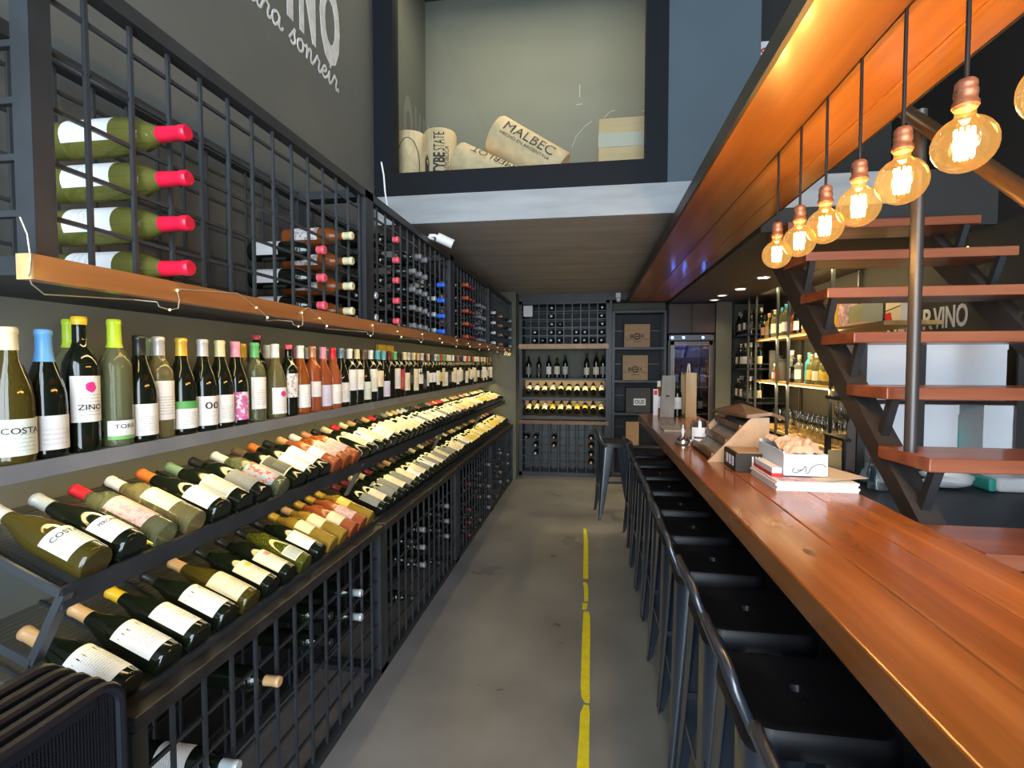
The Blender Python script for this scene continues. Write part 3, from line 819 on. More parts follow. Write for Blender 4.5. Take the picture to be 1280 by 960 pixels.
# ---- upper slanted tray
AX = (-TC, 0, TS); FC = (TS, -.05, TC)
Y1 = [.975, 1.068, 1.165, 1.268, 1.37, 1.475, 1.575, 1.68, 1.79, 1.885, 1.98, 2.075, 2.17, 2.265, 2.36, 2.45]
S1 = [('burgundy', 'brown', 'silver', 'pale green', (.035, .115), .05, [('COSTA', .093, .013, 44, ink)]),
      ('burgundy', 'dark', 'pale', 'white', (.03, .105), .055, [('PERCANTO', .085, .010, 42, ink)]),
      ('bordeaux', 'pale green', 'red', 'pink', (.05, .17), .052, None),
      ('bordeaux', 'straw', 'white', 'cream', (.07, .165), .052, None),
      ('burgundy', 'dark', 'orange', 'white', (.025, .115), .052, None),
      ('bordeaux', 'dark', 'sage', 'grey framed', (.045, .15), .055, None),
      ('bordeaux', 'dark', 'black', 'grey', (.04, .14), .052, None),
      ('bordeaux', 'pale green', 'white', 'colourful', (.03, .15), .06, None),
      ('bordeaux', 'dark', 'brown', 'dark framed', (.05, .16), .055, None),
      ('bordeaux', 'dark', 'orange', 'white', (.03, .15), .04, None),
      ('bordeaux', 'dark', 'black', 'white', (.05, .18), .055, None),
      ('bordeaux', 'rose', 'tan', 'plain white', (.07, .14), .045, None),
      ('bordeaux', 'amber', 'white', 'pink', (.05, .17), .055, None),
      ('bordeaux', 'rose', 'rose' if 0 else 'copper', 'pink', (.06, .16), .05, None),
      ('burgundy', 'dark', 'black', None, None, .05, None),
      ('bordeaux', 'dark', 'cream', 'cream', (.04, .16), .06, None)]
y = 2.545
while y < 6.43:
    Y1.append(y); far = y > 4.2
    S1.append((rng.choice(['bordeaux', 'bordeaux', 'burgundy']), 'dark', rng.choice(['red', 'black', 'black', 'brown', 'black', 'orange', 'grey', 'pale', 'black', 'red', 'cream', 'tan']) if not far else rng.choice(['tan', 'cream', 'white', 'red', 'white', 'tan', 'black']),
               rng.choice(['cream', 'white', 'cream', 'cream', 'white', 'yellow', 'pink', 'cream', 'white', 'grey']) if y < 5.2 else rng.choice(['cream', 'yellow', 'cream', 'white']), (rng.choice([.03, .045, .05]), rng.choice([.14, .16, .17])), .052, None))
    y += .0925
for i, (y, (k, g, c, l, lz, cl, tx)) in enumerate(zip(Y1, S1)):
    bottle(f'{GADJ[g]} bottle, {c} capsule, {lname(l)}, {ordinal(i + 1)} from near end, upper slanted tray', (T1[0], y, T1[1]), k, g, c, l, lz or 'mid', 66, cl,
           AX, (FC[0], rng.uniform(-.25, .1), FC[2]), 'bottles on the upper slanted tray', 20 if y < 2.5 else 12, tx)
# ---- lower slanted tray
Y2 = [.985, 1.10, 1.20, 1.31, 1.41, 1.515, 1.615, 1.715, 1.82, 1.915, 2.005, 2.10, 2.19, 2.275]
S2 = [('burgundy', 'dark', 'tan', 'text', (.028, .145), .06, None), ('burgundy', 'dark', 'tan', 'text', (.028, .145), .055, None),
      ('burgundy', 'dark', 'yellow', 'white', (.028, .14), .045, None), ('burgundy', 'dark', 'black', 'text', (.028, .145), .05, None),
      ('burgundy', 'brown', 'tan', 'cream', (.028, .14), .05, None), ('bordeaux', 'dark', 'black', 'gold crested', (.03, .135), .05, None),
      ('bordeaux', 'dark', 'black', 'pink crested', (.03, .135), .05, None), ('bordeaux', 'olive', 'black', 'grey framed', (.03, .09), .05, None),
      ('bordeaux', 'dark', 'black', 'white', (.04, .14), .05, None), ('bordeaux', 'gold', 'gold', 'cream', (.10, .17), .04, None),
      ('bordeaux', 'gold', 'tan', 'cream', (.1, .17), .045, None), ('bordeaux', 'rose', 'gold', 'cream', (.06, .13), .045, None),
      ('bordeaux', 'rose', 'gold', 'pink', (.05, .14), .045, None), ('bordeaux', 'gold', 'gold', 'yellow', (.12, .18), .045, None)]
y = 2.43
while y < 6.43:
    Y2.append(y)
    S2.append((rng.choice(['bordeaux', 'bordeaux', 'burgundy']), 'dark', rng.choice(['black', 'tan', 'brown', 'cream', 'black', 'burgundy']),
               rng.choice(['cream', 'white', 'cream', 'cream', 'grey', 'white']) if y < 4.4 else rng.choice(['cream', 'yellow', 'cream', 'yellow', 'cream']), (rng.choice([.03, .04]), rng.choice([.13, .15, .165])), .052, None))
    y += .0935
for i, (y, (k, g, c, l, lz, cl, tx)) in enumerate(zip(Y2, S2)):
    bottle(f'{GADJ[g]} bottle, {c} capsule, {lname(l)}, {ordinal(i + 1)} from near end, lower slanted tray', (T2[0], y, T2[1]), k, g, c, l, lz or 'mid', 66, cl,
           AX, (FC[0], rng.uniform(-.15, .1), FC[2]), 'bottles on the lower slanted tray', 20 if y < 2.4 else 12, tx)

# ---- bottles lying in the upper racks (neck towards the aisle)
BOT = ['bottom', 'second', 'third', 'fourth', 'fifth', 'top']
def ucell(y):
    for i in range(4):
        if UB[i] <= y < UB[i + 1]:
            k = round((y - UB[i] - .02) / GS - .5); k = max(0, k)
            return UB[i] + .02 + GS * (k + .5)
def lying(where, y, rows, kind, glass, cap, lab, basex=-1.33, colname='', lz='mid', caplen=.052, z0=1.677, dz=.1035, face=(0, -.75, .66), r=.0375, n=10, grp='bottles lying in the wall racks', dx=0):
    for q in rows:
        z = z0 + dz * q + .0055 + max(p[0] for p in PROF[kind])
        bottle(f'{GADJ[glass]} bottle, {cap} capsule, in {where}, {colname}, {ordinal(q + 1)} row up', (basex + dx, y, z), kind, glass, cap, lab, lz, 70, caplen,
               (1, 0, 0), face, grp, n, show=.3 if y > 2.6 else .6)
U = 'wall rack'
lying(U, ucell(1.06), range(4), 'magnum', 'lime', 'cherry', 'plain white', -1.285, 'column nearest the viewer', (.06, .19), .072, n=20)
lying(U, ucell(1.80), range(3), 'bordeaux', 'dark', 'coral', 'plain white', -1.285, 'column with white labels', (.03, .13), .03, n=16)
lying(U, ucell(1.99), range(4), 'bordeaux', 'amber', 'cream', 'floral', -1.275, 'column right of white labels', (.05, .16), .04, n=16)
lying(U, ucell(2.36), range(2), 'bordeaux', 'dark', 'pale', None, -1.30, 'column right of the first post', 'mid', .07)
lying(U, ucell(2.50), range(5), 'bordeaux', 'dark', 'coral', None, -1.27, 'second column past first post', 'mid', .03)
for k, yy in enumerate((2.86, 2.97, 3.08)): lying(U, ucell(yy), range(4 + (k > 0)), 'bordeaux', 'dark', 'grey', 'grey', -1.29, f'{ordinal(k + 1)} column of grey capsules')
lying(U, ucell(3.40), range(4), 'bordeaux', 'dark', 'bright blue', 'white', -1.27, 'column past white camera', 'mid', .05)
lying(U, ucell(3.28), range(3), 'bordeaux', 'dark', 'pale', 'white', -1.30, 'column under the white camera')
for k, yy in enumerate((4.0, 4.11, 4.22)): lying(U, ucell(yy), range(5), 'bordeaux', 'dark', 'burgundy' if k else 'rust', 'pink', -1.27, f'{ordinal(k + 1)} column of red capsules')
for k, yy in enumerate((4.55, 4.67, 4.79)): lying(U, ucell(yy), range(4), 'bordeaux', 'dark', 'grey', 'grey', -1.28, f'{ordinal(k + 1)} far column of grey capsules')
for k, yy in enumerate((5.25, 5.36)): lying(U, ucell(yy), range(4), 'bordeaux', 'dark', 'white' if k == 0 else 'black', 'white', -1.275, f'{ordinal(k + 1)} column of the farthest rack')
for k, yy in enumerate((5.62, 5.74)): lying(U, ucell(yy), range(4), 'bordeaux', 'dark', 'copper' if k == 0 else 'black', 'copper', -1.275, f'{ordinal(k + 3)} column of the farthest rack')
for k, yy in enumerate((6.1, 6.33)): lying(U, ucell(yy), range(4), 'bordeaux', 'dark', 'pale' if k else 'black', None, -1.27, f'{ordinal(k + 5)} column of the farthest rack')

# ---- bottles lying in the floor racks
def lcell(y):
    for i in range(4):
        if LBY[i] <= y < LBY[i + 1]:
            k = max(0, round((y - LBY[i] - .02) / GS - .5)); return LBY[i] + .02 + GS * (k + .5)
LO = 'floor rack'; gl = 'bottles lying in the floor racks'
def low(y, rows, cap, col, dx=0., lab=None, glass='dark'):
    lying(LO, lcell(y), rows, 'bordeaux', glass, cap, lab, -1.275 + dx, col, 'mid', .05, .035, .107, grp=gl)
low(1.24, (2, 3), 'pale', 'nearest column', .03, 'white')
low(1.45, (4,), 'tan', 'column of one tan capsule', .02)
low(2.02, (3, 4), 'pale', 'last column of the nearest bay', .0)
low(1.82, (3, 4), 'black', 'fullest column of nearest bay', -.03, None)
for k, yy in enumerate((2.75, 2.96, 3.2, 3.42)): low(yy, (2, 3, 4) if k % 2 else (1, 3, 4), 'grey' if k % 2 else 'black', f'{ordinal(k + 1)} filled column, second bay')
for k, yy in enumerate((3.9, 4.1, 4.3, 4.5, 4.7, 4.9)): low(yy, [q for q in range(5) if (q * 7 + k * 3) % 4 != 0], ['black', 'burgundy', 'black', 'brown', 'black', 'grey'][k], f'{ordinal(k + 1)} filled column, third bay')
for k, yy in enumerate((5.2, 5.42, 5.62, 5.83, 6.1, 6.3)): low(yy, [q for q in range(5) if (q * 5 + k * 2) % 3 != 1], ['black', 'brown', 'grey', 'black', 'grey', 'black'][k], f'{ordinal(k + 1)} filled column, farthest bay')

# fairy light wire hooked over the plank, and other small things on the left wall
fw = MB(); fb = MB(); hooks = [(.80, 'u'), (1.08, 'h'), (1.42, 'd'), (1.62, 'h'), (1.78, 'd'), (2.2, 'h'), (2.55, 'd'), (2.9, 'h'), (3.3, 'd'), (3.7, 'h'), (4.1, 'd'), (4.5, 'h'), (4.9, 'd'), (5.4, 'h'), (5.9, 'd'), (6.2, 'h')]
xw = -.984; pts = []
pts += [(-1.0, .775, 1.76), (-.99, .778, 1.73), (-.985, .778, 1.69), (-.99, .778, 1.66), (-1.0, .79, 1.645), (-1.01, .82, 1.63)]
for i, (yy, kd) in enumerate(hooks[1:]):
    if kd == 'h':
        pts += [(-1.02, yy - .06, 1.645), (xw, yy - .035, 1.642), (xw, yy - .03, 1.632), (xw, yy, 1.628), (xw, yy + .025, 1.634), (xw, yy + .03, 1.655), (xw, yy + .022, 1.68)]
        fb.sphere((xw, yy, 1.628), .003, 6, 4); fb.sphere((xw, yy + .024, 1.677), .003, 6, 4)
    else:
        pts += [(xw, yy - .1, 1.699), (xw, yy, 1.66), (xw, yy + .03, 1.645), (-1.0, yy + .05, 1.635)]
        fb.sphere((xw, yy - .02, 1.668), .003, 6, 4); fb.sphere((xw + .001, yy + .03, 1.643), .0035, 6, 4)
fl = thing('fairy_light_string', 'thin fairy light wire hooked along the orange brown plank', 'fairy lights', (-.99, .8, 1.64))
obj('wire', MB().tube(pts, .0014, 4), M['wire'], fl); obj('light_bead', fb, M['fairy'], fl)
fl2 = MB()
for k in range(12):
    fl2.sphere((-1.0 - .012 * (k % 3), 6.0 + .045 * k, 1.635 - .012 * ((k * 7) % 3)), .0035, 6, 4)
obj('light_bead', fl2, M['fairy'], fl)

cam = thing('security_camera', 'white bullet security camera on top of the wall rack', 'camera', (-1.02, 3.17, 2.285))
obj('mount_plate', MB().lathe([(.036, 2.285), (.036, 2.297), (.02, 2.303)], 16, -1.02, 3.17), M['white_plastic'], cam, True)
obj('arm', MB().tube([(-1.02, 3.17, 2.295), (-1.01, 3.17, 2.315), (-.98, 3.175, 2.315), (-.955, 3.18, 2.30)], .011, 8), M['white_plastic'], cam, True)
cb = MB().tube([(-.965, 3.178, 2.305), (-.87, 3.20, 2.262)], .03, 14); obj('camera_body', cb, M['white_plastic'], cam, True)
obj('lens', MB().tube([(-.8705, 3.20, 2.2622), (-.867, 3.201, 2.2607)], .022, 12), M['ink'], cam, True)
wc = tag(obj('white_cable', MB().tube([(-1.03, 2.45, 2.50), (-1.022, 2.46, 2.44), (-1.02, 2.47, 2.36), (-1.02, 2.5, 2.29)][::-1], .004, 6), M['white_plastic']), 'short white cable rising from the top of the wall rack', 'cable')
gb = thing('gift_carton', 'gold bottle carton standing behind the bottles on the standing shelf', 'carton', (-1.385, 3.35, 1.2803))
obj('carton_body', MB().box(-1.416, -1.395, 3.25, 3.36, 1.2803, 1.63), M['yellow_card'], gb); obj('carton_side', MB().box(-1.416, -1.395, 3.375, 3.51, 1.2803, 1.63), M['yellow_card'], gb)

# stack of folded mesh chairs at the near end
def mesh_chair(x, zt, label):
    t = thing('folding_chair', label, 'chair', (x, .63, 0), 'folded mesh chairs at the near end')
    y0, y1, z0 = .36, .872, .42
    R = .05; pts = [(x, y1, .01), (x, y1, zt - R)]
    for i in range(1, 6): a = PI / 2 * i / 5; pts.append((x, y1 - R + R * math.cos(a), zt - R + R * math.sin(a)))
    for i in range(1, 6): a = PI / 2 * i / 5; pts.append((x, y0 + R - R * math.sin(a), zt - R + R * math.cos(a)))
    pts += [(x, y0, .01)]
    obj('tube_frame', MB().tube(pts, .0105, 8), M['mesh_black'], t, True)
    g = MB(); y = y0 + .012
    while y < y1 - .008:
        d = max(0, R - min(y - y0, y1 - y)); g.box(x - .0006, x + .0006, y - .0012, y + .0012, z0, zt - R + math.sqrt(R * R - d * d) - .004); y += .0062
    z = z0
    while z < zt - .008:
        d = max(0, z - (zt - R)); c = R - math.sqrt(R * R - d * d); g.box(x - .0009, x - .0003, y0 + .004 + c, y1 - .004 - c, z - .0012, z + .0012); z += .0062
    obj('mesh_back', g, M['mesh_black'], t)
    obj('mesh_hem', MB().box(x - .002, x + .002, y0 + R, y1 - R, zt - .030, zt - .002), M['mesh_black'], t)
    obj('folded_seat', MB().box(x - .004, x + .004, y0 + .02, y1 - .02, .06, .40), M['mesh_black'], t)
    obj('rubber_foot', MB().lathe([(.014, 0), (.014, .03)], 10, x, y0).lathe([(.014, 0), (.014, .03)], 10, x, y1), M['ink'], t)
for k, nm in enumerate(['nearest the aisle', 'second from the aisle', 'middle of the five', 'second from the wall', 'nearest the wall']):
    mesh_chair(-.93 - .034 * k, .875 + .006 * k, 'folded black mesh chair at the end of the trays, ' + nm)

# ---------------------------------------------------------------- unit on the back wall
bu = thing('back_wine_unit', 'tall charcoal wine unit with lit bottle trays on the back wall', 'wine unit', (-.35, 6.95, 0))
f = MB()
for x in (-.925, .22): f.box(x - .02, x + .02, 6.8, 7.19, 0, 2.33)
f.box(-.945, .24, 6.8, 7.19, 2.29, 2.33).box(-.945, .24, 6.8, 7.19, 0, .05)
obj('frame', f, M['steel'], bu)
g = MB()
XC = [-.9 + .11 * k for k in range(11)]
for x in XC[1:-1]: g.box(x - .006, x + .006, 6.81, 6.82, 1.77, 2.29)
for k in range(1, 5): g.box(-.905, .2, 6.822, 6.832, 1.77 + .107 * k - .005, 1.77 + .107 * k + .005); g.box(-.905, .2, 7.12, 7.13, 1.77 + .107 * k - .005, 1.77 + .107 * k + .005)
obj('upper_grid', g, M['steel_grey'], bu)
obj('upper_back_panel', MB().box(-.905, .2, 7.16, 7.19, 1.77, 2.29), M['void'], bu)
obj('pale_plank', MB().box(-.945, .235, 6.775, 7.19, 1.70, 1.765), M['palewood'], bu)
obj('open_shelf', MB().box(-.905, .2, 6.82, 7.19, 1.285, 1.31), M['steel'], bu)
for nm, zz in (('upper', 1.045), ('lower', .79)):
    tr = MB(); cy, cz = 6.885, zz + .038
    P2 = lambda u, w: (cy - .043 * -TS * -1 + u * TC, cz - .043 * TC + u * TS + w)
    tr.prism([(6.85, zz - .03), (6.85, zz), (7.18, zz + .125), (7.18, zz + .10)], 'x', -.905, .2)
    obj('slanted_tray', tr, M['steel'], bu)
    obj('tray_lip', MB().box(-.925, .22, 6.825, 6.845, zz - .03, zz + .005), M['steel'], bu)
    obj('wood_back', MB().box(-.905, .2, 7.17, 7.19, zz - .06, zz + .235), M['pine'], bu)
obj('worktop_rail', MB().box(-.945, .24, 6.78, 7.19, .70, .745), M['walnut'], bu)
g = MB()
for k in range(9): g.box(-.90 + .124 * k, -.90 + .124 * k + .075, 7.1, 7.12, .05, .70)
obj('slatted_panel', g, M['steel_grey'], bu)
g = MB()
for k in range(10): g.box(-.905 + .1225 * k - .006, -.905 + .1225 * k + .006, 6.806, 6.818, .05, .70)
for k in range(6): g.box(-.905, .2, 6.818, 6.828, .05 + .108 * k - .004, .05 + .108 * k + .004); g.box(-.905, .2, 7.06, 7.07, .05 + .108 * k - .004, .05 + .108 * k + .004)
obj('lower_grid', g, M['steel'], bu)
nt_ = tag(obj('paper_notice', MB().box(-.885, -.765, 6.803, 6.806, 2.13, 2.275), M['paper']), 'small white paper notice on the top left of the back unit', 'notice')

n = 0
GB = 'bottles on the back unit'
for col, rows in ((1, (0, 1)), (2, (0,)), (3, (0, 1, 2, 3, 4)), (4, (0, 1, 2)), (6, (0, 1)), (7, (0, 1)), (8, (0,)), (9, (0, 1, 2, 3, 4))):
    for r in rows:
        dim = col in (2, 8) or (col == 4 and r == 2)
        bottle(f'dark bottle end, {"black" if dim else "white"} capsule, top grid of back unit, {ordinal(col + 1)} column, {ordinal(r + 1)} row up', (-.845 + .11 * col + ((r * 37) % 5 - 2) * .003, 7.125, 1.77 + .107 * r + .043), 'bordeaux', 'dark', 'grey' if dim else 'white', None,
               None, 60, .035, (0, -1, 0), (0, 0, 1), GB, 10, show=.15)
for i, (x, k, l, c, s) in enumerate([(-.83, 'bordeaux', 'grey', 'black', 1), (-.69, 'bordeaux', 'black', 'black', .96), (-.555, 'bordeaux', 'white', 'black', 1.02), (-.445, 'flask', 'cream', 'black', 1.05), (-.335, 'bordeaux', 'grey framed', 'black', 1.03),
                                     (-.05, 'magnum', 'cream', 'black', .93), (.075, 'magnum', 'cream', 'burgundy', .99), (.165, 'bordeaux', 'grey', 'black', 1.04)]):
    bottle(f'dark bottle with {l} label, {ordinal(i + 1)} from left on the open back shelf', (x, 6.93, 1.311), k, 'dark', c, l, (.05, .15), 62, .05, face=(0, -1, 0), group='bottles on the open back shelf', n=12, scale=s)
rng2 = random.Random(5)
for nm, zz in (('upper', 1.045), ('lower', .79)):
    for i in range(10):
        l = rng2.choice(['cream', 'cream', 'yellow', 'cream', 'white', 'copper' if nm == 'upper' else 'cream', 'white'])
        bottle(f'dark bottle with {l} label, {ordinal(i + 1)} from left, {nm} lit tray of the back unit', (-.83 + .109 * i, 6.885, zz + .075), 'bordeaux', 'dark', rng2.choice(['black', 'burgundy', 'black', 'white', 'tan']), l,
               (rng2.choice([.01, .02, .045]), rng2.choice([.13, .15, .17])), 64, .05, (0, TC, TS), (rng2.uniform(-.1, .1), -TS, TC), 'bottles on the lit trays of the back unit', 12)
for (c, r, cp) in ((0, 4, 'grey'), (1, 4, 'grey'), (1, 3, 'pale'), (1, 2, 'pale'), (3, 4, 'grey'), (3, 3, 'tan'), (7, 4, 'tan'), (7, 3, 'tan'), (7, 2, 'tan'), (7, 1, 'tan')):
    bottle(f'dark bottle, {cp} capsule, bottom grid of back unit, {ordinal(c + 1)} column, {ordinal(r + 1)} row up', (-.843 + .1225 * c, 7.055, .05 + .108 * r + .042), 'bordeaux', 'dark', cp, None, None, 60, .04, (0, -1, 0), (0, 0, 1), 'bottles in the bottom grid of the back unit', 10, show=.15)

# box shelf
bs = thing('box_shelf', 'tall black open shelf holding cartons left of the fridge', 'shelf', (.63, 7.05, 0))
f = MB()
for x in (.30, .96):
    for y in (6.92, 7.17): f.box(x - .018, x + .018, y - .018, y + .018, 0, 2.2)
f.box(.282, .978, 6.9, 7.19, 2.17, 2.2)
obj('frame', f, M['steel'], bs)
for z in (.42, .854, 1.285, 1.72): obj('shelf_board', MB().box(.282, .978, 6.9, 7.19, z - .03, z), M['steel'], bs)
obj('back_panel', MB().box(.282, .978, 7.185, 7.195, 0, 2.2), M['void'], bs)
w = MB()
for z in (.64, 1.07, 1.5, 1.95): w.box(.30, .96, 7.165, 7.175, z - .006, z + .006)
obj('cross_bar', w, M['steel_grey'], bs)
def carton(x0, x1, z, h, mat, txt, label, patch=False):
    t = thing('carton', label, 'box', ((x0 + x1) / 2, 7.03, z), 'cartons on the box shelf')
    b = obj('carton_body', MB().box(x0, x1, 6.93, 7.15, z, z + h), mat, t, bevel=.004)
    if patch:
        obj('printed_patch', MB().box(x0 + .10, x1 - .06, 6.9275, 6.93, z + .10, z + .19), M['white_card'], t)
        obj('lettering', text_on(txt, .05, .12, (x0 + .115, 6.9275, z + .12), (1, 0, 0), (0, 0, 1), (0, -1, 0), .02), M['ink'], t)
    elif txt:
        cx = (x0 + x1) / 2
        obj('lettering', text_on(txt[0], .05, .045, (cx - .09, 6.93, z + .12), (1, 0, 0), (0, 0, 1), (0, -1, 0), .02), M['ink'], t)
        obj('lettering', text_on(txt[2], .05, .045, (cx + .045, 6.93, z + .12), (1, 0, 0), (0, 0, 1), (0, -1, 0), .02), M['ink'], t)
        ring = [(cx + .036 * math.cos(a), 6.929, z + .143 + .036 * math.sin(a)) for a in [2 * PI * i / 18 for i in range(18)]]
        obj('lettering', MB().tube(ring, .008, 5, True).box(cx - .02, cx + .02, 6.927, 6.93, z + .135, z + .151).box(x0, x1, 6.9285, 6.93, z + .100, z + .104).box(cx - .05, cx + .05, 6.9285, 6.93, z + .07, z + .078), M['ink'], t)
carton(.44, .772, 1.721, .305, M['kraft'], 'BOX', 'kraft carton printed BOX on the top level of the black shelf')
carton(.422, .748, 1.286, .33, M['kraft'], 'BOX', 'kraft carton printed BOX on the second level from the top')
carton(.468, .783, .855, .33, M['darkbox'], 'OUS', 'dark grey carton with a white printed patch on the third level', True)
carton(.47, .64, .421, .31, M['kraft'], None, 'plain kraft carton low on the black shelf behind the counter end')

# wine fridge with a dark cupboard over it
fr = thing('wine_fridge', 'dark wine fridge with blue lights and glass door in the far corner', 'fridge', (1.29, 7.0, 0))
fb_ = MB().box(1.0, 1.03, 6.92, 7.19, 0, 1.88).box(1.55, 1.58, 6.92, 7.19, 0, 1.88).box(1.0, 1.58, 6.92, 7.19, 1.80, 1.88).box(1.0, 1.58, 6.92, 7.19, 0, .08).box(1.0, 1.58, 7.17, 7.19, 0, 1.88)
obj('cabinet', fb_, M['darkbrown'], fr)
dr = obj('door', MB().box(1.03, 1.075, 6.90, 6.92, .08, 1.79).box(1.51, 1.55, 6.90, 6.92, .08, 1.79).box(1.03, 1.55, 6.90, 6.92, 1.745, 1.79).box(1.03, 1.55, 6.90, 6.92, .08, .14), M['black_gloss'], fr)
obj('door_trim', MB().box(1.072, 1.078, 6.897, 6.90, .14, 1.745).box(1.507, 1.513, 6.897, 6.90, .14, 1.745).box(1.072, 1.513, 6.897, 6.90, 1.742, 1.75), M['copper'], dr)
obj('door_glass', MB().box(1.075, 1.51, 6.908, 6.913, .14, 1.745), M['fridge_glass'], dr)
for z in (.5, .85, 1.2): obj('rack_shelf', MB().box(1.03, 1.55, 6.94, 7.17, z - .012, z), M['palewood'], fr)
obj('control_strip', MB().box(1.01, 1.57, 6.905, 6.92, 1.81, 1.87), M['black_gloss'], fr)
for x in (1.05, 1.19, 1.43): obj('blue_lamp', MB().sphere((x, 6.902, 1.842), .014, 8, 6), M['blue_led'], fr)
for i, (x, z, g, l) in enumerate([(1.12, 1.2, 'dark', 'white'), (1.2, 1.2, 'pale green', None), (1.29, 1.2, 'dark', 'white'), (1.38, 1.2, 'clear', None), (1.46, 1.2, 'straw', 'cream'), (1.15, .85, 'dark', 'cream'), (1.3, .85, 'straw', 'white'), (1.43, .85, 'dark', 'white')]):
    bottle(f'{GADJ[g]} bottle inside the wine fridge, {ordinal(i % 5 + 1)} from left on its {"upper" if z > 1 else "middle"} shelf', (x, 7.04, z + .001), 'bordeaux', g, 'black', l, 'mid', 60, .05, face=(0, -1, 0), group='bottles in the wine fridge', n=12)
cu_ = thing('wall_cupboard', 'dark brown cupboard above the wine fridge', 'cupboard', (1.29, 7.05, 1.9))
obj('cupboard_body', MB().box(1.0, 1.58, 6.92, 7.19, 1.9, 2.28), M['darkbrown'], cu_)
for a, b in ((1.005, 1.287), (1.293, 1.575)): obj('door', MB().box(a, b, 6.902, 6.92, 1.905, 2.275), M['darkbrown'], cu_, bevel=.003)
dc = thing('dome_sensor', 'small white sensor under the ceiling edge near the canopy end', 'sensor', (.35, 6.76, 2.36))
obj('sensor_base', MB().box(.32, .38, 6.755, 6.78, 2.36, 2.415), M['white_plastic'], dc); obj('sensor_head', MB().lathe([(.012, 2.30), (.028, 2.315), (.028, 2.35), (.012, 2.365)], 12, .35, 6.745), M['white_plastic'], dc, True)

# ---------------------------------------------------------------- bar counter
bc = thing('bar_counter', 'long varnished orange wood bar counter with black front', 'bar counter', (.68, 2.2, 0))
for a, b in ((.43, .592), (.5925, .7605), (.761, .928)):
    obj('counter_plank', MB().box(a, b, -.7, 4.72, .985, 1.05), M['counter'], bc, bevel=.006, seg=3)
obj('front_panel', MB().box(.66, .68, -.7, 4.66, .08, .985), M['cloth_black'], bc)
obj('end_panel', MB().box(.66, .90, 4.64, 4.66, .08, .985), M['cloth_black'], bc)
obj('toe_kick', MB().box(.69, .89, -.7, 4.62, 0, .08), M['void'], bc)
obj('inner_shelf', MB().box(.68, .90, -.7, 4.64, .5, .52), M['void'], bc)
obj('foot_rail', MB().tube([(.60, -.6, .22), (.60, 4.6, .22)], .018, 8), M['black_gloss'], bc, True)
fr_ = MB()
for y in (0, 1, 2, 3, 4): fr_.box(.6, .66, y - .01, y + .01, .21, .23)
obj('rail_bracket', fr_, M['steel'], bc)
kn = MB().lathe([(.004, 0), (.012, .0003), (.0005, .0004)], 14)
k1 = obj('wood_knot', MB().add([(.52 + v[0] * 1.0, 1.30 + v[1] * 2.2, 1.0502 + v[2]) for v in kn.v], kn.f), M['walnut'], bc)

# canopy with pendant bulbs
cn = thing('wooden_canopy', 'long orange wood canopy board hanging over the bar counter', 'canopy', (.72, 3, 2.3))
for a, b in ((.48, .699), (.703, .862), (.865, .972)):
    obj('canopy_plank', MB().box(a, b, -.7, 6.77, 2.30, 2.345), M['beam'], cn, bevel=.003)
obj('edge_strip', MB().box(.466, .48, -.7, 6.77, 2.298, 2.36), M['stringer'], cn)
obj('back_strip', MB().box(.972, .98, -.7, 6.77, 2.30, 2.36), M['wall_dark'], cn)
obj('top_board', MB().box(.48, .972, -.7, 6.77, 2.345, 2.36), M['void'], cn)
for y in (-.5,): obj('hanger_rod', MB().tube([(.8, y, 2.36), (.8, y, 4.6)], .008, 8), M['steel'], cn)
for y in (3.6, 5.2, 6.6): obj('spacer_block', MB().box(.62, .68, y - .04, y + .04, 2.36, 2.42), M['steel'], cn)

def bulb(y, z, label):
    t = thing('pendant_bulb', label, 'pendant lamp', (.70, y, 2.30), 'pendant filament bulbs')
    R = .052; zb = z
    obj('cord', MB().tube([(.70, y, 2.301), (.7005, y, z + .2), (.70, y, z + .118)], .0042, 8), M['cord'], t, True)
    s = MB().lathe([(.005, z + .120), (.013, z + .119), (.0175, z + .114), (.0182, z + .106), (.0172, z + .103), (.0190, z + .098), (.0192, z + .090), (.0178, z + .087), (.0186, z + .080), (.0212, z + .076), (.0216, z + .069), (.0195, z + .067), (.0185, z + .064)], 18, .70, y)
    obj('socket', s, M['copper'], t, True)
    obj('socket_screw', MB().sphere((.681, y - .006, z + .094), .0032, 6, 4), M['ink'], t)
    gl = [(.0165, z + .066), (.0165, z + .052)]
    for i in range(11):
        a = math.radians(66 - i * 14.2)
        gl.append((max(.001, R * math.cos(a)), z + R * math.sin(a) - .001))
    gl.append((.0005, z - R - .001))
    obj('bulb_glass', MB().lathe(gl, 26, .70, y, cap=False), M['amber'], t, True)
    fm = MB()
    for k in range(9):
        a = 2 * PI * k / 9; x0, y0_ = .70 + .0135 * math.cos(a), y + .0135 * math.sin(a)
        a2 = a + .35
        fm.tube([(x0, y0_, z - .027), (.70 + .0145 * math.cos(a2), y + .0145 * math.sin(a2), z + .027)], .0023, 5)
    obj('filament', fm, M['filament'], t)
    obj('filament_stem', MB().tube([(.70, y, z + .052), (.70, y, z - .02)], .003, 6), M['pane'], t)
    return t
BY = [.905, 1.109, 1.307, 1.498, 1.695, 1.888, 2.10]
for i, y in enumerate(BY):
    bulb(y, 1.918, 'glowing amber filament bulb on a black cord, ' + ['cut off by the photo right edge', 'second from the viewer', 'third from the viewer', 'fourth from the viewer', 'fifth from the viewer', 'sixth from the viewer', 'farthest along the canopy'][i])

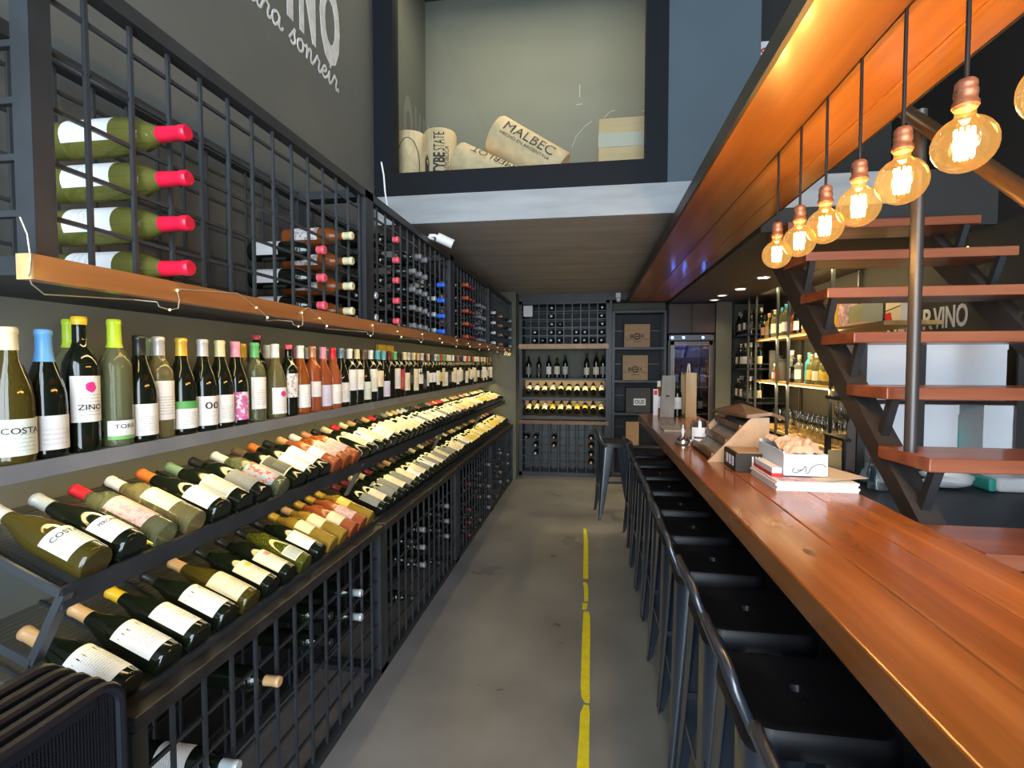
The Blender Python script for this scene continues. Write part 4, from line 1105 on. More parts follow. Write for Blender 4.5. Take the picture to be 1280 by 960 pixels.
# ---------------------------------------------------------------- bar stools
def stool():
    t = thing('bar_stool', 'prototype', 'bar stool', (0, 0, 0))
    H = .75; a = .144
    def rr(h, r, n=4):
        out = []
        for cx, cy, s in ((h - r, h - r, 0), (-h + r, h - r, 1), (-h + r, -h + r, 2), (h - r, -h + r, 3)):
            for i in range(n + 1):
                an = PI / 2 * (s + i / n); out.append((cx + r * math.cos(an), cy + r * math.sin(an)))
        return out
    rings = [(rr(a + .012, .05), H - .052), (rr(a + .008, .048), H - .012), (rr(a, .045), H), (rr(a - .014, .04), H + .001), (rr(a - .03, .035), H - .006)]
    mb = MB(); k = len(rings[0][0]); vs = [(x, y, z) for rg, z in rings for x, y in rg]
    fs = [(i * k + j, i * k + (j + 1) % k, (i + 1) * k + (j + 1) % k, (i + 1) * k + j) for i in range(len(rings) - 1) for j in range(k)]
    # seat pan with a slot in the middle
    o = len(vs); sl = [(x * .11, y * .22) for x, y in rr(.15, .07)]
    vs += [(x, y, H - .007) for x, y in sl]; L = (len(rings) - 1) * k
    fs += [(L + j, L + (j + 1) % k, o + (j + 1) % k, o + j) for j in range(k)]
    vs += [(x * .8, y * .8, H - .02) for x, y in sl]
    fs += [(o + j, o + (j + 1) % k, o + k + (j + 1) % k, o + k + j) for j in range(k)] + [tuple(o + k + j for j in range(k))]
    mb.add(vs, fs); obj('seat', mb, M['black_seat'], t, True)
    for sx in (-1, 1):
        for sy in (-1, 1):
            m = MB(); n = 7; secs = []
            for q in range(9):
                u = q / 8; z = (H - .03) * (1 - u)
                fl = .022 * u + .012 * u * u; c = a + .006 + fl; w = .088 * (1 - u) ** .8 + .022; r = .036 * (1 - u) + .010
                prof = [(c - w, c)]
                for i in range(n): an = PI / 2 * (1 - i / (n - 1)); prof.append((c - r + r * math.cos(an), c - r + r * math.sin(an)))
                prof.append((c, c - w))
                inn = [(x - .003, y - .003) for x, y in reversed(prof)]
                secs.append([(sx * x, sy * y, z) for x, y in prof + inn])
            kk = len(secs[0]); vs = [p for s_ in secs for p in s_]
            fs = [(i * kk + j, i * kk + (j + 1) % kk, (i + 1) * kk + (j + 1) % kk, (i + 1) * kk + j) for i in range(8) for j in range(kk)]
            fs += [tuple(range(kk)), tuple(8 * kk + j for j in range(kk))]
            m.add(vs, fs); lg = obj('leg', m, M['black_gloss'], t, True)
            obj('rubber_foot', MB().box(sx * (a + .026), sx * (a + .040), sy * (a + .026), sy * (a + .040), 0, .012), M['ink'], lg)
    fr2 = MB()
    for z, e in ((.30, .020), (.36, .017)):
        c = a + e - .004
        if z == .30: fr2.bar((-c, -c, z), (-c, c, z), .004, .022).bar((c, -c, z), (c, c, z), .004, .022)
        else: fr2.bar((-c, -c, z), (c, -c, z), .004, .022).bar((-c, c, z), (c, c, z), .004, .022)
    obj('footrest', fr2, M['black_gloss'], t)
    # low back: bent tube with a pressed plate
    b = a - .002
    pts = [(-a + .04, -b - .004, H - .04), (-a - .0, -b - .006, H - .005), (-a - .025, -b - .004, H + .055)]
    for i in range(1, 6):
        an = PI / 2 * i / 5; pts.append((-a - .03 - .018 * i / 5, -b + .075 - .075 * math.cos(an), H + .055 + .062 * math.sin(an)))
    pts = pts + [(x, -y, z) for x, y, z in reversed(pts)]
    obj('back_tube', MB().tube(pts, .0115, 10), M['black_gloss'], t, True)
    pl = MB(); pl.add([(-a - .0, -.05, H - .03), (-a - .0, .05, H - .03), (-a - .046, .06, H + .112), (-a - .046, -.06, H + .112),
                       (-a - .004, -.05, H - .03), (-a - .004, .05, H - .03), (-a - .05, .06, H + .112), (-a - .05, -.06, H + .112)], [(0, 1, 2, 3), (7, 6, 5, 4), (0, 4, 5, 1), (1, 5, 6, 2), (2, 6, 7, 3), (3, 7, 4, 0)])
    obj('back_plate', pl, M['black_gloss'], t)
    return t
st0 = stool()
SY = [.83, 1.235, 1.635, 2.04, 2.44, 2.84, 3.24, 3.64, 4.04, 4.44]
rs = random.Random(3)
for i, y in enumerate(SY):
    lab = 'black metal low-back bar stool at the counter, ' + ('nearest the viewer, mostly below the photo edge' if i == 0 else ordinal(i + 1) + ' from the viewer')
    rot = (0, 0, rs.uniform(-.03, .03))
    if i == 0:
        st0.location = (.480, y, 0); st0['label'] = lab; st0['group'] = 'bar stools at the counter'; LABELS[lab] = [st0.name]; LABELS.pop('prototype', None)
    else: dup(st0, (.480 + rs.uniform(-.006, .006), y, 0), rot, lab, 'bar stools at the counter')
dup(st0, (.245, 5.13, 0), (0, 0, .12), 'black metal bar stool standing apart beyond the far end of the counter', 'bar stools at the counter')

# ---------------------------------------------------------------- staircase
stc = thing('staircase', 'open staircase with reddish wood treads and dark steel stringers behind the bar', 'staircase', (1.5, 2.2, 0))
TZ = lambda i: .987 + .2145 * i
TY = lambda i: 1.544 + .246 * i
for i in range(-3, 7):
    y, z = TY(i), TZ(i)
    obj('tread', MB().prism([(1.062, y), (2.0, y), (2.0, y + .262), (1.045, y + .262)], 'z', z - .045, z), M['tread'], stc, bevel=.004)
zt = lambda y: .99 + .873 * (y - 1.836)
for x0, x1 in ((1.062, 1.142), (1.905, 1.965)):
    ya, yb = .72, 3.26
    obj('stringer', MB().prism([(ya, max(0, zt(ya) - .17)), (yb, zt(yb) - .17), (yb, zt(yb)), (ya, zt(ya) + .0)], 'x', x0, x1), M['stringer'], stc)
    for i in range(-3, 7):
        y, z = TY(i), TZ(i)
        obj('tread_bracket', MB().prism([(y + .012, z - .045), (y + .046, z - .045), (y + .118, z - .21), (y + .084, z - .21)], 'x', x0 + .024, x0 + .052), M['steel'], stc)
obj('post', MB().tube([(1.085, 1.93, TZ(1)), (1.085, 1.93, 2.345)], .0195, 14), M['postgrey'], stc, True)
obj('handrail', MB().tube([(1.072, .95, 1.465), (1.072, 2.55, 2.86)], .0225, 14), M['brownmetal'], stc, True)
fl3 = thing('fairy_light_string', 'fairy light wire with tiny beads along the right side of the stairs', 'fairy lights', (1.9, 3, 2.1))
ptl = []; bd = MB()
for k in range(14):
    y = 2.3 + .1 * k; ptl.append((1.99 + .06 * (k % 2), y, zt(y) + .03 + .05 * ((k * 3) % 4) / 3)); bd.sphere(ptl[-1], .006, 6, 4)
obj('wire', MB().tube(ptl, .0025, 4), M['cord'], fl3); obj('light_bead', bd, M['fairy'], fl3)

# ---------------------------------------------------------------- back bar on the right wall
bb = thing('back_bar_shelf', 'honey wood back bar shelves with black posts on the right wall', 'shelf', (2.05, 5.2, 0))
for z, a, b, nm in ((1.785, 3.7, 6.3, 0), (1.318, 4.3, 6.3, 1), (.815, 4.2, 6.3, 2)):
    obj('shelf_board', MB().box(1.9, 2.245, a, b, z - .028, z), M['barshelf'], bb)
for y in (4.42, 5.32, 5.62, 6.31): obj('post', MB().box(1.885, 1.907, y - .011, y + .011, 0, 2.29), M['steel_grey'], bb)
for y in (4.72, 5.9): obj('rear_post', MB().box(2.22, 2.24, y - .011, y + .011, .8, 2.29), M['postgrey'], bb)
bbc = thing('back_bar_cabinet', 'low dark cabinet under the back bar shelves', 'cabinet', (2.0, 5.2, 0))
obj('cabinet_body', MB().box(1.93, 2.24, 4.25, 6.25, 0, .70), M['darkbrown'], bbc)
for k in range(4): obj('door', MB().box(1.912, 1.93, 4.26 + .5 * k, 4.745 + .5 * k, .05, .69), M['darkbrown'], bbc, bevel=.004)
ws = thing('wine_wall_shelf', 'black bracket shelves of dark bottles at the far end of the back bar', 'shelf', (2.0, 6.65, 1.0))
for z in (1.05, 1.45, 1.86):
    obj('shelf_board', MB().box(1.82, 2.245, 6.36, 7.0, z - .02, z), M['steel'], ws)
    obj('guard_rail', MB().box(1.82, 1.826, 6.36, 7.0, z + .045, z + .055).box(1.82, 2.24, 6.355, 6.36, z + .045, z + .055), M['steel_grey'], ws)
obj('side_frame', MB().box(1.82, 1.84, 6.98, 7.0, .6, 2.29).box(1.82, 1.84, 6.36, 6.38, .6, 2.29), M['steel'], ws)
r3 = random.Random(9)
WSN = {1.05: 'lowest', 1.45: 'middle', 1.86: 'top'}
for z in (1.05, 1.45, 1.86):
    for i in range(6):
        for row, x in enumerate((1.875, 1.985)):
            c, l = r3.choice(['black', 'cream', 'black', 'silver', 'black']), r3.choice(['white', 'cream', 'black', 'white', 'black'])
            bottle(f'dark bottle, {c} capsule, {ordinal(i + 1)} in the {["outer", "inner"][row]} row, {WSN[z]} black bracket shelf', (x, 6.42 + .098 * i, z + .0005), r3.choice(['bordeaux', 'bordeaux', 'burgundy', 'flask']), 'dark', c, l, (.05, .14), 62, .05,
                   face=(-.8, -.6, 0), group='bottles on the black bracket shelves', n=10)
LV = [(1.7855, [(6.22, 'flask', 'dark', 'black', 'copper', 1.0), (6.10, 'flask', 'gold', 'tan', 'copper', 1.05), (5.98, 'bordeaux', 'dark', 'black', 'black', 1.0), (5.86, 'flask', 'straw', 'cream', 'cream', 1.1), (5.74, 'bordeaux', 'pale green', 'teal', 'cream', 1.02), (5.56, 'bordeaux', 'pale green', 'teal', 'white', 1.06),
                (5.44, 'flask', 'amber', 'black', 'orange', 1.0), (5.26, 'bordeaux', 'dark', 'white', 'white', .95), (5.14, 'flask', 'gold', 'tan', 'cream', 1.05), (4.86, 'bordeaux', 'straw', 'white', 'white', 1.0), (4.76, 'flask', 'dark', 'black', 'cream', 1.0)], 'top'),
      (1.3185, [(5.82, 'flask', 'amber', 'black', 'orange', .75), (5.46, 'bordeaux', 'clear', 'white', 'white', 1.05), (5.22, 'flask', 'clear', 'cream', 'white', 1.0), (5.08, 'bordeaux', 'blue', 'teal', 'blue', .95), (4.96, 'flask', 'straw', 'tan', 'yellow', 1.0), (4.86, 'bordeaux', 'straw', 'white', 'white', .92), (4.76, 'flask', 'pale green', 'lime', 'yellow', 1.0),
                (4.66, 'flask', 'straw', 'gold', 'yellow', .9), (4.54, 'bordeaux', 'clear', 'white', 'white', .85), (5.36, 'flask', 'dark', 'navy', 'black', .9), (5.94, 'flask', 'clear', 'white', 'white', .7)], 'middle')]
for z, L, nm in LV:
    for i, (y, k, g, c, l, s) in enumerate(sorted(L, key=lambda q: -q[0])):
        bottle(f'{GADJ[g]} spirit bottle, {c} cap, {l} label, {ordinal(i + 1)} from far end, {nm} honey shelf', (1.965 + r3.uniform(-.015, .03), y, z), k, g, c, l, (.04, .13), 64, .04, face=(-1, -.5, 0), group='spirit bottles on the back bar', n=14, name='spirit_bottle', cat='bottle', scale=s)
for i, (y, h, w) in enumerate(((6.2, .30, .05), (6.05, .24, .045), (5.92, .2, .045))):
    t = thing('gift_tube', f'dark gift canister on the middle honey shelf, {ordinal(i + 1)} from the far end', 'canister', (2.06, y, 1.3185), 'gift canisters on the back bar')
    obj('tube_body', MB().lathe([(w, 1.3185), (w, 1.3185 + h)], 16, 2.06, y), M['darkbox'], t, True)
    obj('tube_lid', MB().lathe([(w + .002, 1.3185 + h), (w + .002, 1.3185 + h + .03), (w - .01, 1.3185 + h + .035)], 16, 2.06, y), M['steel_grey'], t, True)
# wine glasses
gl_prof = [(.034, 0), (.032, .003), (.006, .008), (.004, .02), (.004, .085), (.012, .098), (.03, .118), (.0385, .145), (.038, .175), (.032, .215), (.0312, .215), (.037, .175), (.0373, .146), (.029, .120), (.004, .101)]
gm = MB().lathe(gl_prof, 16, cap=False).mesh('wine_glass', True); gm.materials.append(M['glass'])
GY = [5.78, 5.68, 5.50, 5.40, 5.2, 5.1, 5.0, 4.9, 4.8, 4.7, 4.6, 4.5]
for i, y in enumerate(GY):
    for row, x in enumerate((1.955, 2.06)):
        g = link('wine_glass', gm, None); g.location = (x, y + row * .04, .8155)
        tag(g, f'upright wine glass, {ordinal(i + 1)} from the far end, {["front", "rear"][row]} row of the lowest honey shelf', 'wine glass', 'wine glasses on the back bar')
# boxes standing at the near end of the top shelf
def pack(name, label, cat, x0, x1, y0, y1, z0, z1, mat, extra=None, group=None):
    t = thing(name, label, cat, ((x0 + x1) / 2, (y0 + y1) / 2, z0), group)
    obj('box_body', MB().box(x0, x1, y0, y1, z0, z1), mat, t, bevel=.003)
    for nm, e, m in (extra or []): obj(nm, e, m, t)
    return t
zs = 1.7855
pack('gift_box', 'yellow bottle gift box on the top honey shelf behind the stair treads', 'box', 2.0, 2.09, 4.60, 4.69, zs, zs + .33, M['yellow_card'], [('box_lid', MB().box(1.998, 2.092, 4.598, 4.692, zs + .30, zs + .333), M['cream_card'])])
pack('gift_box', 'pink patterned gift box beside the yellow box on the top shelf', 'box', 2.0, 2.10, 4.47, 4.57, zs, zs + .30, M['pink_art'])
pack('glass_case', 'sage green glass case on the top shelf behind the stair treads', 'box', 2.02, 2.16, 4.22, 4.43, zs + .03, zs + .17, M['sage'], [('case_base', MB().box(2.0, 2.18, 4.2, 4.45, zs, zs + .03), M['palewood'])])
pack('wine_carton', 'cream carton with a red corner on the top shelf next to the stair post', 'box', 2.16, 2.235, 4.0, 4.19, zs, zs + .24, M['cream_card'],
     [('red_corner', MB().prism([(4.19, zs), (4.09, zs), (4.12, zs + .09), (4.19, zs + .085)], 'x', 2.1575, 2.16), M['red']), ('dark_line', MB().prism([(4.19, zs + .10), (4.0, zs + .125), (4.0, zs + .131), (4.19, zs + .106)], 'x', 2.1575, 2.16), M['ink'])])

# ---- storage behind the stairs
sr = thing('storage_shelf', 'dark storage shelf behind the stairs holding the upper white cartons', 'shelf', (2.1, 3.3, .85))
obj('shelf_board', MB().box(1.45, 2.245, 3.04, 3.45, 1.285, 1.305), M['darkbrown'], sr)
for x in (1.46, 1.747, 2.22): obj('upright', MB().box(x - .02, x + .02, 3.03, 3.045, .85, 1.64), M['postgrey'], sr)
wcb = thing('worktop_cabinet', 'dark blue black work cabinet under the stairs', 'cabinet', (1.8, 3.1, 0))
obj('cabinet_body', MB().box(1.25, 2.245, 2.06, 4.18, 0, .82), M['cloth_black'], wcb); obj('worktop', MB().box(1.22, 2.245, 2.04, 4.18, .82, .85), M['cloth_black'], wcb)
GW = 'white cartons behind the stairs'
def white(x0, x1, z0, z1, label):
    pack('white_carton', label, 'box', x0, x1, 3.055, 3.42, z0, z1, M['white_card'], [('lid_flap', MB().box(x0 - .002, x1 + .002, 3.052, 3.422, z1 - .05, z1 + .002), M['white_card'])], GW)
white(1.485, 1.725, 1.3055, 1.625, 'large white carton left of the grey upright, upper storage shelf')
white(1.77, 2.165, 1.3055, 1.625, 'large white carton right of the grey upright, upper storage shelf')
white(1.565, 1.945, .8505, 1.28, 'white carton on the dark worktop, left of the dark gap')
white(2.065, 2.24, .8505, 1.28, 'white carton on the dark worktop, right of the dark gap')
tag(obj('sticker', MB().box(1.955, 2.02, 3.438, 3.442, 1.03, 1.10), M['paper']), 'small pale sticker on the wall in the gap between the white cartons', 'sticker')
bt = thing('teal_bottle', 'teal plastic bottle beside the right lower white carton', 'bottle', (2.03, 3.25, .8505))
obj('bottle_body', MB().lathe([(.036, .8505), (.038, .86), (.038, 1.10), (.03, 1.15), (.014, 1.18), (.014, 1.20)], 16, 2.03, 3.25), M['teal'], bt, True); obj('bottle_cap', MB().lathe([(.016, 1.20), (.016, 1.23)], 12, 2.03, 3.25), M['white_plastic'], bt, True)
def crumple(c, sx, sy, sz, seed, n=22, m=14):
    r = random.Random(seed); mb = MB().sphere((0, 0, 0), 1, n, m); out = []
    ph = [(r.uniform(1.5, 6), r.uniform(1.5, 6), r.uniform(1.5, 6), r.uniform(0, 6)) for _ in range(7)]
    for x, y, z in mb.v:
        k = 1 + sum(.06 * math.sin(a * x + b * y + c_ * z + d) for a, b, c_, d in ph); out.append((c[0] + x * sx * k, c[1] + y * sy * k, max(c[2] - sz, c[2] + z * sz * k)))
    mb.v = out; return mb
tag(obj('plastic_bag', crumple((1.84, 2.96, .900), .115, .07, .049, 4), M['white_plastic'], None, True), 'crumpled white plastic bag lying on the dark worktop under the stairs', 'bag')
pk2 = thing('paper_roll_pack', 'white and teal pack on the dark worktop at the photo right edge', 'pack', (2.12, 2.96, .8505))
obj('pack_body', MB().box(2.035, 2.24, 2.90, 3.03, .8505, .925), M['white_plastic'], pk2, bevel=.02, seg=3); obj('teal_end', MB().box(2.0, 2.035, 2.905, 3.025, .8525, .92), M['teal'], pk2, bevel=.01)
tag(obj('wine_glass', MB().add([(v[0] * 1 + 2.2, v[1] + 3.2, v[2] + 1.3055) for v in MB().lathe(gl_prof, 16, cap=False).v], MB().lathe(gl_prof, 16, cap=False).f), M['glass'], None, True), 'single glass right of the upper white cartons behind the stairs', 'wine glass')
jg = thing('glass_jug', 'clear glass jug on the dark worktop beside the stair stringer', 'jug', (1.47, 2.86, .8505))
obj('jug_body', MB().lathe([(.045, .8505), (.052, .86), (.058, .93), (.05, .98), (.047, 1.02), (.05, 1.03), (.047, 1.03), (.044, 1.02), (.055, .93), (.049, .862), (.001, .858)], 18, 1.47, 2.86, cap=False), M['glass'], jg, True)
obj('handle', MB().tube([(1.43, 2.83, .99), (1.395, 2.80, .99), (1.385, 2.79, .95), (1.40, 2.80, .90), (1.425, 2.82, .88)], .006, 8), M['glass'], jg, True)
bgw = thing('blue_cloth', 'pale blue bundle behind the glass jug', 'cloth', (1.50, 3.06, .8505)); obj('cloth_body', crumple((1.50, 3.06, .90), .05, .06, .049, 8), plain('pale_blue_cloth', (.45, .58, .72), .7), bgw, True)
gr = thing('glass_rack', 'small black rack of glasses left of the stair stringer', 'rack', (1.62, 3.6, .8505))
obj('rack_board', MB().box(1.52, 1.72, 3.36, 3.62, 1.03, 1.045), M['steel'], gr)
for x in (1.53, 1.71):
    for y in (3.37, 3.61): obj('leg', MB().box(x - .008, x + .008, y - .008, y + .008, .8505, 1.03), M['steel'], gr)
for i, (x, y) in enumerate(((1.57, 3.41), (1.66, 3.41), (1.58, 3.53), (1.67, 3.55))):
    g = link('wine_glass', gm, None); g.location = (x, y, 1.0455)
    tag(g, f'wine glass on the small black rack by the stairs, {ordinal(i + 1)} from the left front', 'wine glass', 'wine glasses on the small black rack')

# downlights in the low ceiling
for i, (x, y, on) in enumerate(((1.55, 4.98, 1), (1.55, 5.70, 1), (1.49, 6.2, 0), (1.5, 6.62, 0))):
    t = thing('ceiling_downlight', 'round recessed downlight over the back bar, ' + ['nearest the viewer', 'second from the viewer', 'third from the viewer', 'farthest from the viewer'][i], 'downlight', (x, y, 2.29), 'downlights over the back bar')
    obj('trim_ring', MB().lathe([(.062, 2.2895), (.062, 2.284), (.047, 2.281), (.047, 2.2895)], 24, x, y, cap=False), M['white_plastic'], t, True)
    obj('lamp_lens', MB().lathe([(.047, 2.2885), (.001, 2.2875)], 24, x, y, cap=False), M['downlight'] if on else M['downlight_off'], t)

# ---------------------------------------------------------------- things on the counter
ZC = 1.0503
cr = thing('wine_crate', 'pale pine wine crate with white rope handle at the far counter end', 'crate', (.83, 4.56, ZC))
for y in (4.44, 4.66): obj('crate_side', MB().box(.79, .875, y, y + .015, ZC, 1.425), M['pine_v'], cr)
obj('crate_face', MB().box(.86, .875, 4.455, 4.66, ZC, 1.425).box(.79, .86, 4.455, 4.66, ZC, 1.062).box(.79, .86, 4.455, 4.66, 1.413, 1.425), M['pine_v'], cr)
rp = [(.79 + .04, 4.5 + .05 * (1 - math.cos(a)), 1.425 + .075 * math.sin(a)) for a in [PI * i / 10 for i in range(11)]]
obj('rope_handle', MB().tube(rp, .006, 8), M['white_plastic'], cr, True)
bottle('dark bottle standing between the grey board and the pine crate on the counter', (.74, 4.56, ZC), 'bordeaux', 'dark', 'black', 'white', 'mid', 62, .05, face=(0, -1, 0), n=14)
gbd = thing('wooden_board', 'grey weathered wooden lid leaning beside the pine crate on the counter', 'board', (.66, 4.52, ZC))
obj('board_panel', MB().add([(.585, 4.47, ZC), (.70, 4.47, ZC), (.725, 4.56, 1.40), (.615, 4.56, 1.40), (.585, 4.485, ZC), (.70, 4.485, ZC), (.725, 4.575, 1.40), (.615, 4.575, 1.40)], [(0, 1, 2, 3), (7, 6, 5, 4), (0, 4, 5, 1), (1, 5, 6, 2), (2, 6, 7, 3), (3, 7, 4, 0)]), M['greywood'], gbd)
obj('emblem', MB().add([(.64, 4.508, 1.215), (.675, 4.510, 1.222), (.66, 4.514, 1.238), (.635, 4.512, 1.232)], [(0, 1, 2, 3)]), M['steel'], gbd)
nph = thing('menu_stand', 'small white menu stand left of the grey board at the counter end', 'menu', (.565, 4.6, ZC))
obj('card', MB().box(.545, .585, 4.60, 4.615, ZC, 1.28), M['paper'], nph); obj('card_top', MB().box(.55, .578, 4.598, 4.60, 1.29 - .06, 1.27), M['red'], nph)
bottle('amber bottle behind the white menu stand at the counter end', (.60, 4.66, ZC), 'bordeaux', 'amber', 'white', 'white', 'mid', 62, .05, face=(0, -1, 0), n=14)
mt = tag(obj('bar_mat', MB().box(.49, .63, 3.52, 3.78, ZC, 1.058), M['cream_card'], None, bevel=.002), 'thin cream tray lying on the counter before the pine crate', 'tray')
bl = thing('service_bell', 'small chrome service bell with a white plunger on the counter', 'bell', (.515, 2.97, ZC))
obj('bell_base', MB().lathe([(.04, ZC), (.04, ZC + .008)], 18, .515, 2.97), M['ink'], bl, True)
obj('bell_dome', MB().lathe([(.036, ZC + .008), (.035, ZC + .02), (.028, ZC + .036), (.015, ZC + .045), (.001, ZC + .048)], 20, .515, 2.97), M['chrome'], bl, True)
obj('plunger', MB().lathe([(.006, ZC + .046), (.006, ZC + .06), (.01, ZC + .062), (.009, ZC + .085), (.004, ZC + .09), (.004, ZC + .11)], 12, .515, 2.97), M['white_plastic'], bl, True)
jr = thing('glass_jar', 'clear glass jar with a white label beside the bell on the counter', 'jar', (.595, 2.93, ZC))
obj('jar_body', MB().lathe([(.046, ZC), (.05, ZC + .006), (.05, ZC + .11), (.042, ZC + .125), (.042, ZC + .14), (.039, ZC + .14), (.039, ZC + .124), (.046, ZC + .108), (.046, ZC + .008), (.001, ZC + .007)], 22, .595, 2.93, cap=False), M['glass'], jr, True)
lj = MB().lathe([(.0506, ZC + .03), (.0506, ZC + .105)], 12, .595, 2.93, a0=math.radians(-150), a1=math.radians(-50), cap=False); obj('jar_label', lj, M['paper'], jr, True)
obj('jar_print', MB().lathe([(.0512, ZC + .045), (.0512, ZC + .055)], 12, .595, 2.93, a0=math.radians(-135), a1=math.radians(-65), cap=False), M['steel_grey'], jr)
# sloped wooden display rack
wd = thing('display_rack', 'sloped wooden display rack with pale plywood sides on the counter', 'rack', (.68, 2.7, ZC))
pl_ = [(.535, ZC), (.80, ZC), (.80, 1.258), (.725, 1.258)]
for y in (2.45, 2.93): obj('side_panel', MB().prism(pl_, 'y', y, y + .016), M['palewood'], wd)
obj('back_panel', MB().box(.785, .80, 2.466, 2.93, ZC, 1.255), M['walnut'], wd)
for u in (.05, .36, .68):
    x, z = .535 + .19 * u, ZC + .208 * u
    obj('slat', MB().prism([(x + .01, z), (x + .10, z - .02 if u > .1 else z), (x + .10, z + .0), (x + .012, z + .03)], 'y', 2.466, 2.93), M['walnut'], wd)
obj('sloped_base', MB().prism([(.56, ZC + .005), (.785, ZC + .005), (.785, 1.215), (.735, 1.22)], 'y', 2.466, 2.93), M['greywood'], wd)
hp = [(.70, 2.60, 1.255), (.75, 2.64, 1.272), (.80, 2.66, 1.272), (.85, 2.66, 1.258)]
tp = MB()
tp.add([(.66, 2.95, 1.235), (.70, 2.44, 1.255), (.80, 2.42, 1.27), (.87, 2.47, 1.245), (.86, 2.62, 1.25), (.80, 2.9, 1.275), (.66, 2.95, 1.25), (.70, 2.44, 1.27), (.80, 2.42, 1.285), (.87, 2.47, 1.26), (.86, 2.62, 1.265), (.80, 2.9, 1.29)],
       [(5, 4, 3, 2, 1, 0), (6, 7, 8, 9, 10, 11)] + [(i, (i + 1) % 6, 6 + (i + 1) % 6, 6 + i) for i in range(6)])
obj('live_edge_board', tp, M['walnut'], wd)
# magazines and boxes
mg = thing('magazine_stack', 'stack of white magazines lying on the orange counter', 'magazines', (.79, 2.06, ZC))
for k in range(4):
    dx, dy = [(0, 0), (.003, -.002), (-.002, .002), (.002, .001)][k]
    obj('magazine', MB().box(.655 + dx, .925 + dx, 1.925 + dy, 2.215 + dy, ZC + .0085 * k, ZC + .0085 * (k + 1) - .0006), M['paper'], mg)
obj('cover_print', MB().box(.675, .80, 1.935, 1.995, ZC + .034, ZC + .0344), M['pink_art'], mg)
lf = tag(obj('leaflet', MB().add([(.80, 1.93, 1.0858), (.985, 1.985, 1.0915), (.93, 2.235, 1.0895), (.78, 2.20, 1.0858), (.80, 1.93, 1.0868), (.985, 1.985, 1.0925), (.93, 2.235, 1.0905), (.78, 2.20, 1.0868)],
                                 [(3, 2, 1, 0), (4, 5, 6, 7), (0, 1, 5, 4), (1, 2, 6, 5), (2, 3, 7, 6), (3, 0, 4, 7)]), M['cream_card']), 'pale pinkish leaflet sticking out of the top of the magazine stack', 'leaflet')
zb = 1.0873
wb = thing('white_box', 'open white box with a script N and crumpled kraft paper', 'box', (.79, 2.1, zb))
bw = MB().box(.705, .855, 2.0, 2.005, zb, zb + .082).box(.705, .855, 2.275, 2.28, zb, zb + .10).box(.705, .71, 2.005, 2.275, zb, zb + .09).box(.85, .855, 2.005, 2.275, zb, zb + .082).box(.705, .855, 2.0, 2.28, zb, zb + .003)
obj('box_body', bw, M['white_card'], wb)
scn = MB()
def stroke(pts): 
    sm = []
    pts = [Vector(p) for p in pts]
    for i in range(len(pts) - 1):
        p0, p1, p2, p3 = pts[max(i - 1, 0)], pts[i], pts[i + 1], pts[min(i + 2, len(pts) - 1)]
        for k in range(4):
            t = k / 4; sm.append(.5 * ((2 * p1) + (p2 - p0) * t + (2 * p0 - 5 * p1 + 4 * p2 - p3) * t * t + (3 * p1 - p0 - 3 * p2 + p3) * t ** 3))
    sm.append(pts[-1]); scn.tube(sm, .0014, 5)
F = lambda u, v: (.705 + .15 * u, 1.9995, zb + .082 * v)
stroke([F(.25, .38), F(.2, .25), F(.28, .18), F(.42, .3), F(.5, .48), F(.52, .2), F(.56, .16), F(.62, .38), F(.75, .55), F(.9, .56), F(.96, .42)])
stroke([F(.3, .3), F(.42, .3)])
obj('lettering', scn, M['ink'], wb)
kp = MB(); rk = random.Random(2); nx, ny = 9, 13; vs = []
for j in range(ny):
    for i in range(nx):
        u, v = i / (nx - 1), j / (ny - 1)
        edge = min(u, 1 - u, v, 1 - v)
        vs.append((.712 + .136 * u + rk.uniform(-.004, .004), 2.012 + .258 * v, zb + .086 + .05 * v * (1 - v) * 2 + (.02 if edge > .05 else -.01) * rk.uniform(-.6, 1) + .05 * max(0, v - .6) * rk.uniform(.4, 1)))
kp.add(vs, [(j * nx + i, j * nx + i + 1, (j + 1) * nx + i + 1, (j + 1) * nx + i) for j in range(ny - 1) for i in range(nx - 1)])
kpo = obj('kraft_paper', kp, M['kraft_paper'], wb); sm_ = kpo.modifiers.new('thick', 'SOLIDIFY'); sm_.thickness = .0012
kbx = thing('striped_box', 'black box with white stripes behind the magazine stack', 'box', (.68, 2.33, ZC)); kbx.rotation_euler = (0, 0, 0)
obj('box_body', MB().box(.60, .73, 2.235, 2.42, ZC, ZC + .078), M['ink'], kbx, bevel=.002)
st_ = MB()
for k in range(5): st_.box(.664 + .013 * k, .671 + .013 * k, 2.233, 2.235, ZC + .012, ZC + .066)
for k in range(3): st_.box(.598, .60, 2.265 + .045 * k, 2.29 + .045 * k, ZC + .02, ZC + .06)
obj('white_stripe', st_, M['paper'], kbx); obj('kraft_top', MB().box(.61, .72, 2.245, 2.41, ZC + .078, ZC + .080), M['kraft'], kbx)
rb = thing('red_white_box', 'small flat white box with a red base on the magazines', 'box', (.66, 2.1, 1.0843))
obj('box_body', MB().box(.665, .70, 2.0, 2.2, 1.0846, 1.118), M['white_card'], rb, bevel=.002); obj('red_band', MB().box(.6635, .7015, 1.9985, 2.2015, 1.0846, 1.098), M['red'], rb)

build_bottles(300)

